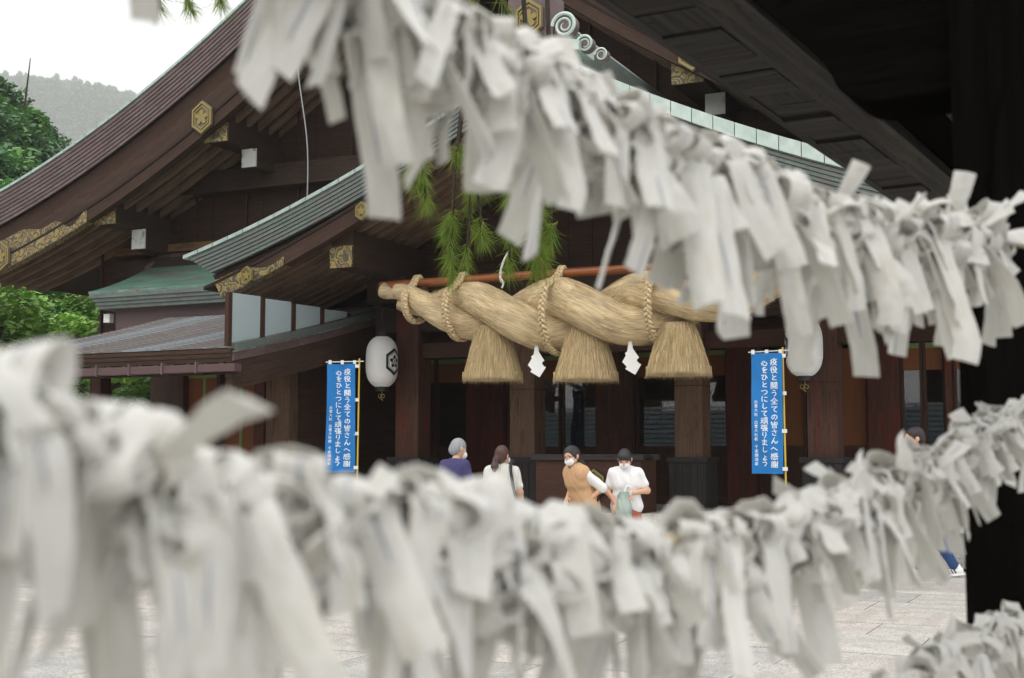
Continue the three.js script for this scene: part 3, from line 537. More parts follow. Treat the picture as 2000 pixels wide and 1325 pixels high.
// ---------------------------------------------------------------- blue banners with brush lettering
const GL = {
  '心': '1,5 2,8|3,3 3.5,8 5,9 8,9 8,7|4.5,2 6,4|7.5,3.5 9.5,6.5', 'を': '2,2 7,1.5|5,0 3,5 6,4 6.5,6|9,3.5 4,6.5 4,8.5 8,9', 'ひ': '1,2 5,1.5 2,6 3,8.5 6,8.5 7.5,5 7,1.5 9.5,6',
  'と': '3,1 4.5,4.5|8,3 3,6 3,8 8.5,8.5', 'つ': '1,4 6,2.5 9,4 8.5,7 5,9', 'に': '2,1 1.5,5 2,9|5,2.5 9,2.5|5,6.5 6,8.5 9,8.5', 'し': '3.5,1 3,7 5,9 8.5,7', 'て': '1,2 9,1.5|8,2 4.5,5 5,8 8,9',
  '頑': '0.5,1.5 4,1.5|0,4 4.5,4|1.5,4 1,7 0,9|3,4 3,8.5 4.8,8.5|5,0.5 9.8,0.5|7,0.5 6.5,2|5.8,2 5.8,7 9.2,7 9.2,2 5.8,2|5.8,3.7 9.2,3.7|5.8,5.4 9.2,5.4|6.8,7 5,9.5|8.2,7 9.8,9.5',
  '張': '0.5,1 3.5,1 3.5,3.5 0.8,3.5 0.5,6 3.8,6 3.5,9.5 2.3,9|5.5,0.5 5.5,5.5|5.5,0.8 9.3,0.8|5.5,2.4 8.8,2.4|5.5,4 8.8,4|4.5,5.6 9.8,5.6|5.8,5.6 5.8,9.3 7.3,8.5|9,6.5 7.5,7.5|7,5.6 8,8 9.8,9.6',
  'り': '3,1 2.5,5 3.5,5.5|7,0.5 7.5,5 5,9.5', 'ま': '1.5,2 8.5,2|1.5,4.3 8.5,4.3|5,0.5 5.3,8 3,9 2,7.8 4,7 9,9', 'ょ': '5,3 5.2,8 3,9 2.5,8 4,7.5 8,9|5.2,5 8,5', 'う': '3.5,0.5 6.5,1.5|2,4 6.5,3.5 8,5.5 5,9.5',
  '疫': '5.5,0 5.5,1.3|2,1.5 9.5,1.5|2.5,1.5 2.3,6 0.8,9.5|0.5,3 1.5,4.5|0.3,7 2,5.8|4.8,3 4.5,5 3.6,6|4.8,3 7.5,3 7.5,5 9.3,5|4,6.3 8.3,6.3 6.5,8.5 3,9.8|4.8,6.8 6.5,8.6 9.5,9.8',
  '役': '3,0.5 0.5,3|3,3 0.3,5.8|2,4.8 2,9.7|5,1 4.8,3.2 3.8,4.5|5,1 7.6,1 7.6,3.8 9.5,3.8|4,5.3 8.8,5.3 6.5,8.3 3.3,9.7|4.8,6 6.5,8.3 9.7,9.7',
  '闘': '0.7,0.7 0.7,9.7|0.7,0.7 4,0.7 4,3.5 0.7,3.5|0.7,2 4,2|9.3,0.7 9.3,9.5 8.3,9|9.3,0.7 6,0.7 6,3.5 9.3,3.5|6,2 9.3,2|2,4.7 5,4.7|2.3,5.8 4.7,5.8 4.7,7.2 2.3,7.2 2.3,5.8|2,9 5.3,8.6|6.8,4.3 6.8,9.5|5.6,6.2 8.3,5.8|5.8,7 6.3,7.8',
  '全': '5,0.3 2.5,3 0.3,4.5|5,0.3 7.5,3 9.7,4.5|2.5,4.7 7.5,4.7|2.5,6.8 7.5,6.8|5,4.7 5,9.2|0.8,9.2 9.2,9.2', 'の': '5.5,2 4.5,7 2.5,8 1.2,6 2.5,3 5.5,2 8.5,3.5 8.8,6.5 6,9',
  '皆': '1,0.5 1,4.5 4,3.8|1,2.3 3.8,2.3|9,1 6,2.3|5.5,0.3 5.5,4 9.3,4 9.3,3|5,4.5 4.3,5.5|2.3,5.6 7.7,5.6 7.7,9.6 2.3,9.6 2.3,5.6|2.3,7.5 7.7,7.5', 'さ': '1.5,3 8.5,2.5|4.5,0.5 7,5.5|2.5,6 3,8.5 7,9', 'ん': '5,0.8 1.2,9 4,5.5 5.5,6 6,8.8 8,8.5 9.3,6', 'へ': '0.8,6 3.5,3.3 9.3,7.5',
  '感': '1.2,1.3 9.5,1.3|1.2,1.3 1.2,4.5 0.3,6.5|2.3,2.7 5,2.7|2.5,3.7 4.8,3.7 4.8,5.3 2.5,5.3 2.5,3.7|6,0.2 7,4 9.5,6 9.6,4.8|8.8,2.8 6,6|7.8,0 8.8,0.8|1.3,7.5 0.6,9|3,7 3.3,9.5 7,9.5 7,8.3|4.8,6.8 5.5,7.8|8,7.2 9.3,9',
  '謝': '0.3,1.8 3.3,1.8|1.8,0.3 2.2,1|0.7,3.3 3,3.3|0.7,4.7 3,4.7|0.7,6 3,6 3,9 0.7,9 0.7,6|5,0.3 4.4,1.2|4,1.3 6.4,1.3 6.4,9.3 5.6,9|4,1.3 4,6|4,2.9 6.4,2.9|4,4.5 6.4,4.5|3.6,6 6.8,6|6.2,6 3.5,9.3|7,3 9.8,3|9,0.5 9,9.4 8,9|7.3,5 8,6.5',
  '出': '5,0.3 5,9.3|2,1.5 2,4.5 8,4.5 8,1.5|1,5.5 1,9.3 9,9.3 9,5.5', '雲': '2,0.5 8,0.5|0.8,3.3 0.8,1.9 9.2,1.9 9.2,3.3|5,0.5 5,4.2|2.3,2.8 3.7,2.8|2.3,3.9 3.7,3.9|6.3,2.8 7.7,2.8|6.3,3.9 7.7,3.9|2.3,5.2 7.7,5.2|0.8,6.8 9.2,6.8|4.3,6.8 2.3,9.4 8,9|6.6,7.8 8.6,9.7',
  '大': '0.8,3.3 9.2,3.3|5,0.3 4.7,4.5 0.8,9.5|5.2,3.5 9.2,9.5', '社': '2,0.3 2.8,1.5|0.5,2.6 4,2.6 0.4,6.3|2.3,4.7 2.3,9.7|2.8,5 4,6.3|5,4 9.5,4|7.2,0.7 7.2,9.3|4.6,9.3 9.8,9.3', '・': '4.8,5 5.2,5',
  '教': '2.7,0.2 2.7,4|1,1.6 4.7,1.6|0.4,3.9 5.5,3.9|5.2,0.8 0.4,6|1.6,5.8 4.2,5.8 2.8,7|2.8,7 2.8,9.5 2,9.2|0.5,8 5,7.6|6.8,0.3 5.5,3.6|6.3,2.3 9.8,2.3|8.7,2.3 7.8,6.5 5,9.7|6.3,3.8 7.5,7 9.8,9.7', '千': '8,0.7 2,2|0.5,4.7 9.5,4.7|5,1.4 5,9.7',
  '家': '5,0 5,1.3|0.8,3 0.8,1.6 9.2,1.6 8.8,3|2.3,3.6 7.7,3.6|4.8,3.6 1,5.6|3.8,4.6 5.5,6.5 5.3,9.6 4,9.2|4.6,5.7 1,7.7|5.3,6.8 1,9.4|8.3,4.6 6,6|5.7,5.6 9.5,9.4', '國': '0.8,0.7 9.2,0.7 9.2,9.4 0.8,9.4 0.8,0.7|2,2.7 8,2.7|2.6,4 4.5,4 4.5,6 2.6,6 2.6,4|2,7.8 5,7.2|5.6,1.4 6.3,5.5 8,8 8.2,6.6|7.8,4 5,8|6.8,1.3 7.6,2',
  '造': '1,0.8 2,2|0.3,4 2,4 2,7 0.5,8.6|1.7,7.8 4,9.4 9.8,9.4|5,0.5 4,3|4.5,1.8 9,1.8|6.7,0.2 6.7,3.8|3.5,3.8 9.6,3.8|4.6,5 8.6,5 8.6,7.8 4.6,7.8 4.6,5',
};
{
  const cv = document.createElement('canvas'); cv.width = 512; cv.height = 2048; const c = cv.getContext('2d');
  c.fillStyle = '#1f7fca'; c.fillRect(0, 0, 512, 2048); c.lineCap = c.lineJoin = 'round'; c.strokeStyle = '#f6f8fa';
  const write = (text, x, y, s, step, w) => { for (const ch of text) { for (const st of GL[ch].split('|')) { const p = st.split(' ').map((q) => q.split(',').map(Number)); c.lineWidth = (p.length > 1 && Math.abs(p[0][1] - p[p.length - 1][1]) < 1 ? 0.8 : 1) * w; c.beginPath(); p.forEach(([a, b], i) => (i ? c.lineTo : c.moveTo).call(c, x + (a / 10 - 0.5) * s, y + b / 10 * s)); c.stroke(); } y += step * (ch === 'ょ' ? 0.85 : ch === '・' ? 0.8 : 1); } };
  write('疫役と闘う全ての皆さんへ感謝', 372, 90, 116, 134, 14); write('心をひとつにして頑張りましょう', 212, 110, 112, 123, 14); write('出雲大社・出雲大社教・千家國造家', 76, 800, 58, 72, 7);
  const map = new THREE.CanvasTexture(cv); map.colorSpace = THREE.SRGBColorSpace;
  const cloth = new THREE.MeshPhysicalMaterial({ map, roughness: 0.85, transmission: 0.12, thickness: 0 });
  const poleM = std({ color: 0xd8b64a, roughness: 0.4 }), W = 0.41, Hh = 1.6;
  [[-4.27, -17.5, -0.12, 'blue banner with white brush lettering beside the pillar with black base', -0.022], [-10.5, -16.85, 0.28, 'blue banner with white brush lettering before the lattice doors', 0.03]].forEach(([x, z, ry, label, lean], i) => {
    const b = thing('blue_banner', label, 'banner', [x, 0, z], ry + 0.3, 'blue lettered banners');
    const g = new THREE.PlaneGeometry(W, Hh, 12, 40), p = g.attributes.position;
    const wav = (u, v) => 0.03 * Math.sin(v * 8 + u * 4 + i * 2) * (0.3 + u) + 0.016 * Math.sin(u * 9 + v * 5) + 0.007 * Math.sin(v * 23 + u * 6);
    for (let k = 0; k < p.count; k++) { const u = 1 - (p.getX(k) / W + 0.5), v = 0.5 - p.getY(k) / Hh; p.setXYZ(k, p.getX(k) - W / 2 - 0.03 + (i ? -0.05 * v * v * u : 0), p.getY(k), wav(u, v)); }
    g.computeVertexNormals(); const gb = g.clone(); { const q = gb.attributes.position; for (let k = 0; k < q.count; k++) q.setZ(k, q.getZ(k) - 0.003); const ix = gb.index.array; for (let k = 0; k < ix.length; k += 3) { const t = ix[k]; ix[k] = ix[k + 1]; ix[k + 1] = t; } gb.computeVertexNormals(); }
    add(b, 'banner_cloth', mergeGeometries([g, gb]), cloth, [0, 2.76 - Hh / 2, 0]).rotation.z = lean * 0.4;
    add(b, 'pole', bar([0, 0.1, -0.02], [0, 2.84, -0.02], 0.013), poleM).rotation.z = -lean * 0.3;
    add(b, 'cross_rod', bar([-W - 0.06, 2.78, -0.02], [0.09, 2.8, -0.02], 0.008), M.white);
    for (let k = 0; k < 4; k++) add(b, 'side_tab', bx(-0.045, 0.022, 2.7 - k * 0.5, 2.75 - k * 0.5, 0.0, 0.006), M.white);
    for (let k = 0; k < 3; k++) add(b, 'top_tab', bx(-W + k * 0.18 - 0.02, -W + k * 0.18 + 0.025, 2.75, 2.81, -0.01, 0.004), M.white);
    add(b, 'stand', new THREE.CylinderGeometry(0.2, 0.22, 0.14, 24), M.black, [0, 0.07, -0.02]);
  });
}
// queue post at the right
{
  const q = thing('rope_stanchion', 'slim silver stanchion with black belt beside the doors', 'stanchion', [-3.2, 0.6, -18.9]);
  add(q, 'post', bar([0, 0, 0], [0, 0.82, 0], 0.02), M.cap); add(q, 'foot', new THREE.CylinderGeometry(0.15, 0.16, 0.03, 24), M.black, [0, 0.015, 0]); add(q, 'belt', bx(0, 1.4, 0.74, 0.8, -0.004, 0.004), M.black);
}
// ---------------------------------------------------------------- people
const sub3 = (a, b) => [a[0] - b[0], a[1] - b[1], a[2] - b[2]];
const cap = (a, b, ra, rb = ra) => ({ a, b, ra, rb });
function sdCap(p, c) { const ba = sub3(c.b, c.a), pa = sub3(p, c.a), d = ba[0] * ba[0] + ba[1] * ba[1] + ba[2] * ba[2] || 1e-9; const h = clamp((pa[0] * ba[0] + pa[1] * ba[1] + pa[2] * ba[2]) / d); return Math.hypot(pa[0] - ba[0] * h, pa[1] - ba[1] * h, pa[2] - ba[2] * h) - lerp(c.ra, c.rb, h); }
const sdEll = (p, e) => { const q = sub3(p, e.c), k = Math.hypot(q[0] / e.r[0], q[1] / e.r[1], q[2] / e.r[2]); return (k - 1) * Math.min(...e.r); };
const smin = (a, b, k) => { const h = Math.max(k - Math.abs(a - b), 0) / k; return Math.min(a, b) - h * h * k * 0.25; };
const fieldOf = (prims, k = 0.03) => (p) => { let d = 9; for (const q of prims) d = smin(d, q.c ? sdEll(p, q) : sdCap(p, q), q.k ?? k); return d; };
function surface(f, lo, hi, cell) {                   // naive surface nets
  const n = [0, 1, 2].map((i) => Math.ceil((hi[i] - lo[i]) / cell) + 2), [nx, ny, nz] = n, at = (i, j, k) => i + nx * (j + ny * k), F = new Float32Array(nx * ny * nz);
  for (let k = 0; k < nz; k++) for (let j = 0; j < ny; j++) for (let i = 0; i < nx; i++) F[at(i, j, k)] = f([lo[0] + i * cell, lo[1] + j * cell, lo[2] + k * cell]);
  const id = new Int32Array(nx * ny * nz).fill(-1), P = [], I = [];
  for (let k = 0; k < nz - 1; k++) for (let j = 0; j < ny - 1; j++) for (let i = 0; i < nx - 1; i++) {
    let m = 0; const c = []; for (let q = 0; q < 8; q++) { const v = F[at(i + (q & 1), j + ((q >> 1) & 1), k + (q >> 2))]; c.push(v); if (v < 0) m |= 1 << q; }
    if (!m || m === 255) continue; let s = [0, 0, 0], cnt = 0;
    for (const [a, b] of [[0, 1], [2, 3], [4, 5], [6, 7], [0, 2], [1, 3], [4, 6], [5, 7], [0, 4], [1, 5], [2, 6], [3, 7]]) if ((c[a] < 0) !== (c[b] < 0)) { const t = c[a] / (c[a] - c[b]); for (let q = 0; q < 3; q++) { const A = (a >> q) & 1, B = (b >> q) & 1; s[q] += A + (B - A) * t; } cnt++; }
    id[at(i, j, k)] = P.length / 3; P.push(lo[0] + (i + s[0] / cnt) * cell, lo[1] + (j + s[1] / cnt) * cell, lo[2] + (k + s[2] / cnt) * cell);
  }
  for (let k = 1; k < nz - 1; k++) for (let j = 1; j < ny - 1; j++) for (let i = 1; i < nx - 1; i++) {
    const v = F[at(i, j, k)];
    const quad = (w, a, b, c, d) => { if ((v < 0) === (w < 0) || a < 0 || b < 0 || c < 0 || d < 0) return; v < 0 ? I.push(a, b, c, a, c, d) : I.push(a, c, b, a, d, c); };
    quad(F[at(i + 1, j, k)], id[at(i, j - 1, k - 1)], id[at(i, j, k - 1)], id[at(i, j, k)], id[at(i, j - 1, k)]);
    quad(F[at(i, j + 1, k)], id[at(i - 1, j, k - 1)], id[at(i - 1, j, k)], id[at(i, j, k)], id[at(i, j, k - 1)]);
    quad(F[at(i, j, k + 1)], id[at(i - 1, j - 1, k)], id[at(i, j - 1, k)], id[at(i, j, k)], id[at(i - 1, j, k)]);
  }
  const g = new THREE.BufferGeometry(); g.setAttribute('position', new THREE.Float32BufferAttribute(P, 3)); g.setIndex(I); g.computeVertexNormals();
  g.setAttribute('uv', new THREE.Float32BufferAttribute(new Float32Array(P.length / 3 * 2).map((_, i) => P[Math.floor(i / 2) * 3 + (i % 2 ? 1 : 0)]), 2));
  return g;
}
function blob(prims, k, cell, cut) {
  const lo = [9, 9, 9], hi = [-9, -9, -9];
  for (const q of prims) for (let i = 0; i < 3; i++) { const a = q.c ? q.c[i] - q.r[i] : Math.min(q.a[i] - q.ra, q.b[i] - q.rb), b = q.c ? q.c[i] + q.r[i] : Math.max(q.a[i] + q.ra, q.b[i] + q.rb); lo[i] = Math.min(lo[i], a - 0.03); hi[i] = Math.max(hi[i], b + 0.03); }
  const f = fieldOf(prims, k); return surface(cut ? (p) => cut(p, f(p)) : f, lo, hi, cell);
}
function handPrims(w, dir, up, s = 1) {             // palm, four fingers and a thumb, slightly curled
  const d = V(...dir).normalize(), u = V(...up), x = d.clone().cross(u).normalize(); u.copy(x.clone().cross(d).normalize()); const at = (a, b, c) => { const v = V(...w).addScaledVector(d, a).addScaledVector(x, b).addScaledVector(u, c); return [v.x, v.y, v.z]; }, o = [cap(at(0.005, 0, 0), at(0.07, 0.012, 0), 0.02, 0.017), cap(at(0.01, 0.0, 0), at(0.07, -0.02, 0), 0.02, 0.016), cap(at(0.01, 0, 0), at(0.072, 0.03, 0), 0.018, 0.014)];
  [[-0.03, 0.05], [-0.01, 0.068], [0.012, 0.072], [0.033, 0.06]].forEach(([b, L]) => { o.push({ ...cap(at(0.075, b, 0), at(0.075 + L * 0.6, b * 1.1, -0.012), 0.0095, 0.0085), k: 0.006 }, { ...cap(at(0.075 + L * 0.6, b * 1.1, -0.012), at(0.075 + L * 0.85, b * 1.1, -0.035), 0.0085, 0.007), k: 0.006 }); });
  o.push({ ...cap(at(0.02, 0.02 * s, 0), at(0.05, 0.055 * s, -0.012), 0.012, 0.01), k: 0.008 }, { ...cap(at(0.05, 0.055 * s, -0.012), at(0.08, 0.06 * s, -0.022), 0.01, 0.008), k: 0.006 });
  return o;
}
const skinM = new THREE.MeshPhysicalMaterial({ color: 0xd9a98b, roughness: 0.55, sheen: 0.2 });
const fabric = (hex, s = 1) => std({ color: hex, roughness: 0.92, bumpMap: tex(128, 128, (u, v) => 255 * (0.5 * fbm(u, v, 6, 4, 180 + s, 3) + 0.5 * ((u * 40) % 1)), false, [2, 2]), bumpScale: 0.006 });
const hairM = (a, b) => std({ map: tex(128, 128, (u, v) => mix3(a, b, fbm(u, v, 50, 4, 190, 3)), true, [6, 2]), roughness: 0.5 });
const shoeM = std({ color: 0xe8e8e6, roughness: 0.6 }), maskM = std({ color: 0xeef0f2, roughness: 0.9 }), eyeM = std({ color: 0x1c1512, roughness: 0.3 });
// o: hip height, lean (forward), side, head nod / turn, arms [[elbow], [wrist]] right & left (x < 0 is right), feet
function person(o) {
  const t = thing('person', o.label, 'person', o.pos, o.turn), S = o.h / 1.62, hip = 0.86, L = o.lean ?? 0, sx = o.side ?? 0;
  t.scale.setScalar(S);
  const spine = (y, f = 0, x = 0) => { const d = y - 0.9; return [x + sx * d, 0.9 + d * Math.cos(L) - f * Math.sin(L), d * Math.sin(L) + f * Math.cos(L)]; };
  const sh_ = (s) => spine(1.31, 0, s * 0.155 * (o.wide ?? 1)), neck = spine(1.38, 0.01), nod = L + (o.nod ?? 0), yaw = o.yaw ?? 0;
  const H0 = neck, hd = (x, y, z) => { const c = Math.cos(yaw), s = Math.sin(yaw), X = x * c + z * s, Zz = -x * s + z * c; return [H0[0] + X, H0[1] + y * Math.cos(nod) - Zz * Math.sin(nod), H0[2] + y * Math.sin(nod) + Zz * Math.cos(nod)]; };
  const torso = (e) => [cap(spine(1.27, 0, -0.085), spine(1.27, 0, 0.085), 0.08 + e, 0.08 + e), cap(spine(1.18, 0.005, -0.065), spine(1.18, 0.005, 0.065), 0.094 + e), cap(spine(1.02, 0, -0.06), spine(1.02, 0, 0.06), 0.09 + e), cap(spine(0.9, -0.01, -0.075), spine(0.9, -0.01, 0.075), 0.1 + e), cap(spine(1.335, 0, -0.03), spine(1.3, 0, -0.15), 0.045 + e, 0.042 + e), cap(spine(1.335, 0, 0.03), spine(1.3, 0, 0.15), 0.045 + e, 0.042 + e)];
  const feet = o.feet ?? [[-0.09, 0.08, 0], [0.09, 0.08, 0]], knee = o.knees ?? [[-0.09, 0.46, 0.02], [0.09, 0.46, 0.02]];
  const legs = (e, lowest) => [-1, 1].flatMap((s, i) => [cap([s * 0.085, hip, 0], knee[i], 0.085 + e, 0.056 + e), cap(knee[i], [lerp(knee[i][0], feet[i][0], lowest), lerp(knee[i][1], feet[i][1], lowest), lerp(knee[i][2], feet[i][2], lowest)], 0.056 + e, 0.04 + e)]);
  const arms = o.arms, prims = [...torso(-0.012), ...legs(-0.006, 1), cap(spine(1.3), hd(0, 0.03, 0), 0.05, 0.047)];
  arms.forEach(([e, w], i) => prims.push(cap(sh_(i ? 1 : -1), e, 0.046, 0.036), cap(e, w, 0.037, 0.025)));
  const bodyG = blob(prims, 0.035, 0.013);
  const head = [{ c: hd(0, 0.135, 0.01), r: [0.075, 0.105, 0.092] }, { c: hd(0, 0.075, 0.035), r: [0.056, 0.06, 0.06] }, { ...cap(hd(0, 0.13, 0.095), hd(0, 0.095, 0.115), 0.01, 0.015), k: 0.012 }, { c: hd(-0.078, 0.115, 0.0), r: [0.014, 0.032, 0.02], k: 0.006 }, { c: hd(0.078, 0.115, 0.0), r: [0.014, 0.032, 0.02], k: 0.006 }, { ...cap(hd(-0.02, 0.055, 0.086), hd(0.02, 0.055, 0.086), 0.008), k: 0.01 }];
  const hands = arms.flatMap(([e, w], i) => { const d = sub3(w, e); return [blob([cap([w[0] - d[0] * 0.1, w[1] - d[1] * 0.1, w[2] - d[2] * 0.1], w, 0.026, 0.024), ...handPrims(w, o.hand ?? d, o.handUp ?? [0, 0.3, 1], i ? 1 : -1)], 0.012, 0.004)]; });
  add(t, 'body', mergeGeometries([bodyG, blob(head, 0.03, 0.006), ...hands]), skinM);
  for (const s of [-1, 1]) add(t, 'eye', new THREE.SphereGeometry(0.011, 10, 8).scale(1.3, 0.6, 0.6), eyeM, hd(s * 0.033, 0.13, 0.097));
  // clothes
  const slv = o.sleeve ?? 0.75, top = [...torso(0.012 + (o.loose ?? 0))];
  arms.forEach(([e, w], i) => { const a = sh_(i ? 1 : -1); if (slv <= 1) top.push(cap(a, [lerp(a[0], e[0], slv), lerp(a[1], e[1], slv), lerp(a[2], e[2], slv)], 0.054, 0.06)); else top.push(cap(a, e, 0.056, 0.052), cap(e, [lerp(e[0], w[0], slv - 1), lerp(e[1], w[1], slv - 1), lerp(e[2], w[2], slv - 1)], 0.055, 0.045)); });
  if (o.hem) top.push(cap(spine(o.hem, 0, -0.085), spine(o.hem, 0, 0.085), 0.11 + (o.loose ?? 0)));
  const wr = (p, d) => d + 0.0055 * Math.sin(p[1] * 21 + p[0] * 47 + 2 * Math.sin(p[0] * 13 + p[2] * 17)) * Math.sin(p[0] * 31 + p[2] * 37 + p[1] * 9);
  add(t, o.topName ?? 'shirt', blob(top, 0.04, 0.011, (p, d) => Math.max(wr(p, d), 0.045 - Math.hypot(p[0] - neck[0], p[1] - neck[1] + 0.005, p[2] - neck[2]) * 0.9)), o.top);
  if (o.vest) { add(t, 'vest', blob(torso(0.028 + (o.loose ?? 0)).concat(cap(spine(0.82, 0, -0.09), spine(0.82, 0, 0.09), 0.125)), 0.05, 0.011, (p, d) => Math.max(wr(p, d), 0.06 - Math.hypot(p[0] - neck[0], p[1] - neck[1], p[2] - neck[2]))), o.vest); }
  if (o.skirt) {
    const pts = [], I = [], N = 72, R = 12; for (let j = 0; j <= R; j++) { const k = j / R, y = lerp(0.99, o.skirtEnd ?? 0.2, k), r = lerp(0.115, 0.27, Math.pow(k, 0.8)); for (let i = 0; i <= N; i++) { const a = i / N * Math.PI * 2, q = r * (1 + 0.075 * k * Math.sin(a * 11 + 0.6 * Math.sin(a * 3))); pts.push(Math.cos(a) * q * 1.12, y, Math.sin(a) * q * 0.92); } }
    for (let j = 0; j < R; j++) for (let i = 0; i < N; i++) { const a = j * (N + 1) + i, b = a + N + 1; I.push(a, a + 1, b, b, a + 1, b + 1); }
    const g = new THREE.BufferGeometry(); g.setAttribute('position', new THREE.Float32BufferAttribute(pts, 3)); g.setAttribute('uv', new THREE.Float32BufferAttribute(new Float32Array(pts.length / 3 * 2), 2)); g.setIndex(I); g.computeVertexNormals(); add(t, 'skirt', g, o.skirt);
  } else add(t, 'trousers', blob([...legs(0.014, 0.93), cap([-0.075, 0.9, -0.005], [0.075, 0.9, -0.005], 0.108)], 0.05, 0.012, wr), o.trousers);
  feet.forEach((f, i) => {
    const s = part(t, 'shoe'), tip = o.toes?.[i] ?? 0; s.position.set(f[0], f[1] - 0.08, f[2]); s.rotation.x = tip;
    add(s, 'shoe_upper', blob([cap([0, 0.045, -0.045], [0, 0.03, 0.14], 0.042, 0.032), cap([0, 0.05, -0.03], [0, 0.09, -0.02], 0.045, 0.042)], 0.02, 0.008, (p, d) => Math.max(d, 0.012 - p[1])), o.shoe ?? shoeM);
    add(s, 'sole', box(0.085, 0.02, 0.27, 0, 0.012, 0.045), maskM);
    if (o.stripes) for (const sd of [-1, 1]) for (let k = 0; k < 3; k++) { const m = add(s, 'stripe', box(0.003, 0.05, 0.013), M.black, [sd * 0.042, 0.05, 0.02 + k * 0.032]); m.rotation.x = 0.5; }
  });
  // hair and mask
  const hairP = o.hairShape(hd);
  add(t, 'hair', blob(hairP, 0.02, 0.007, (p, d) => Math.max(d + 0.002 * Math.sin(p[0] * 300 + p[1] * 60), -sdEll(p, { c: hd(0, o.brow ?? 0.085, 0.115), r: [0.07, 0.098, 0.085] }))), o.hair);
  add(t, 'face_mask', blob([{ c: hd(0, 0.07, 0.068), r: [0.062, 0.052, 0.058] }], 0.01, 0.006, (p, d) => { const q = sdEll(p, { c: hd(0, 0.075, 0.035), r: [0.054, 0.056, 0.052] }); return Math.max(d, -q); }), o.mask ?? maskM);
  for (const s of [-1, 1]) add(t, 'ear_loop', tube([V(...hd(s * 0.05, 0.1, 0.075)), V(...hd(s * 0.074, 0.13, 0.03)), V(...hd(s * 0.09, 0.12, -0.012)), V(...hd(s * 0.06, 0.06, 0.06))], 0.0022, 12, 4), maskM);
  return { t, spine, hd, sh_ };
}
const RT = [0.904, -0.427], FW = [-0.427, -0.904], face = (r, f) => Math.atan2(RT[0] * r + FW[0] * f, RT[1] * r + FW[1] * f);
const down = (s, f = 0.02, out = 0.05) => [[s * (0.2 + out * 0.5), 1.06, f], [s * (0.2 + out), 0.83, f + 0.05]];
const cropped = (hd) => [{ c: hd(0, 0.155, -0.008), r: [0.086, 0.1, 0.104] }, { c: hd(0, 0.1, -0.05), r: [0.074, 0.07, 0.06] }];
const tied = (dark) => (hd) => [{ c: hd(0, 0.15, -0.005), r: [0.086, 0.103, 0.106] }, { c: hd(0, 0.1, -0.045), r: [0.074, 0.075, 0.065] }, { c: hd(0, 0.085, -0.125), r: [0.03, 0.03, 0.035] }, cap(hd(0, 0.08, -0.13), hd(0.01, -0.01, -0.15), 0.036, 0.042), cap(hd(0.01, -0.01, -0.15), hd(0.015, -0.06, -0.14), 0.042, 0.018), cap(hd(-0.07, 0.14, 0.035), hd(-0.08, 0.09, 0.03), 0.009, 0.004), cap(hd(0.07, 0.14, 0.035), hd(0.08, 0.09, 0.03), 0.009, 0.004)];
person({ label: 'grey haired person in a navy shirt and face mask turned toward the hall', pos: [-7.29, 0, -13.75], turn: face(0.55, 0.75), h: 1.61, lean: 0.2, nod: 0.12, yaw: -0.35, arms: [down(-1, 0.1), down(1, 0.1)], top: fabric(0x43406a), trousers: fabric(0x3a3a40, 2), hair: hairM([120, 122, 126], [182, 184, 188]), hairShape: cropped });
{
  const p = person({ label: 'person in a white ribbed knit top with a low brown ponytail and dark shoulder strap', pos: [-6.66, 0, -13.82], turn: face(0.25, 0.95), h: 1.51, yaw: -0.35, arms: [down(-1), down(1, 0.05, 0.1)], top: std({ color: 0xe6e4dc, roughness: 0.95, bumpMap: tex(128, 128, (u, v) => 255 * Math.abs(Math.sin(u * Math.PI * 12)), false, [3, 3]), bumpScale: 0.008 }), topName: 'knit_top', loose: 0.02, sleeve: 0.7, trousers: fabric(0x2c3038, 3), hair: hairM([58, 36, 34], [98, 66, 60]), hairShape: tied() });
  add(p.t, 'bag_strap', tube([V(-0.145, 1.4, 0.05), V(-0.14, 1.44, -0.01), V(-0.135, 1.38, -0.09), V(-0.19, 1.1, -0.16), V(-0.22, 0.92, -0.1)], 0.02, 24, 8), M.black);
  add(p.t, 'shoulder_bag', blob([cap([-0.25, 0.88, -0.12], [-0.25, 0.86, 0.1], 0.09, 0.09), cap([-0.25, 0.75, -0.1], [-0.25, 0.75, 0.08], 0.09)], 0.05, 0.014), M.black);
}
{
  const p = person({ label: 'person in a tan vest over white with blue trousers and glasses, leaning forward', pos: [-5.78, 0, -14.16], turn: face(-0.78, -0.45), h: 1.53, lean: 0.3, nod: -0.12, yaw: 0.35, arms: [[[-0.25, 1.1, 0.02], [-0.12, 0.97, 0.17]], [[0.245, 1.1, -0.1], [0.17, 0.97, 0.02]]], top: fabric(0xf0f0ee, 4), hem: 0.8, sleeve: 1.0, vest: fabric(0xcba37a, 5), loose: 0.008, trousers: fabric(0x7fa3c8, 6), hair: hairM([24, 22, 26], [52, 48, 52]), hairShape: tied() });
  add(p.t, 'bag_strap', tube([V(...p.spine(1.4, 0.03, -0.11)), V(...p.spine(1.42, -0.06, -0.07)), V(...p.spine(1.25, -0.155, 0.02)), V(...p.spine(1.0, -0.15, 0.14)), V(...p.spine(0.92, -0.06, 0.21))], 0.012, 30, 6), M.black);
  for (const s of [-1, 1]) { const r = add(p.t, 'glasses_rim', new THREE.TorusGeometry(0.024, 0.0025, 6, 20), M.black, p.hd(s * 0.033, 0.125, 0.118)); r.rotation.y = 0.35; add(p.t, 'glasses_arm', bar(p.hd(s * 0.056, 0.13, 0.11), p.hd(s * 0.082, 0.13, 0.0), 0.0025), M.black); }
}
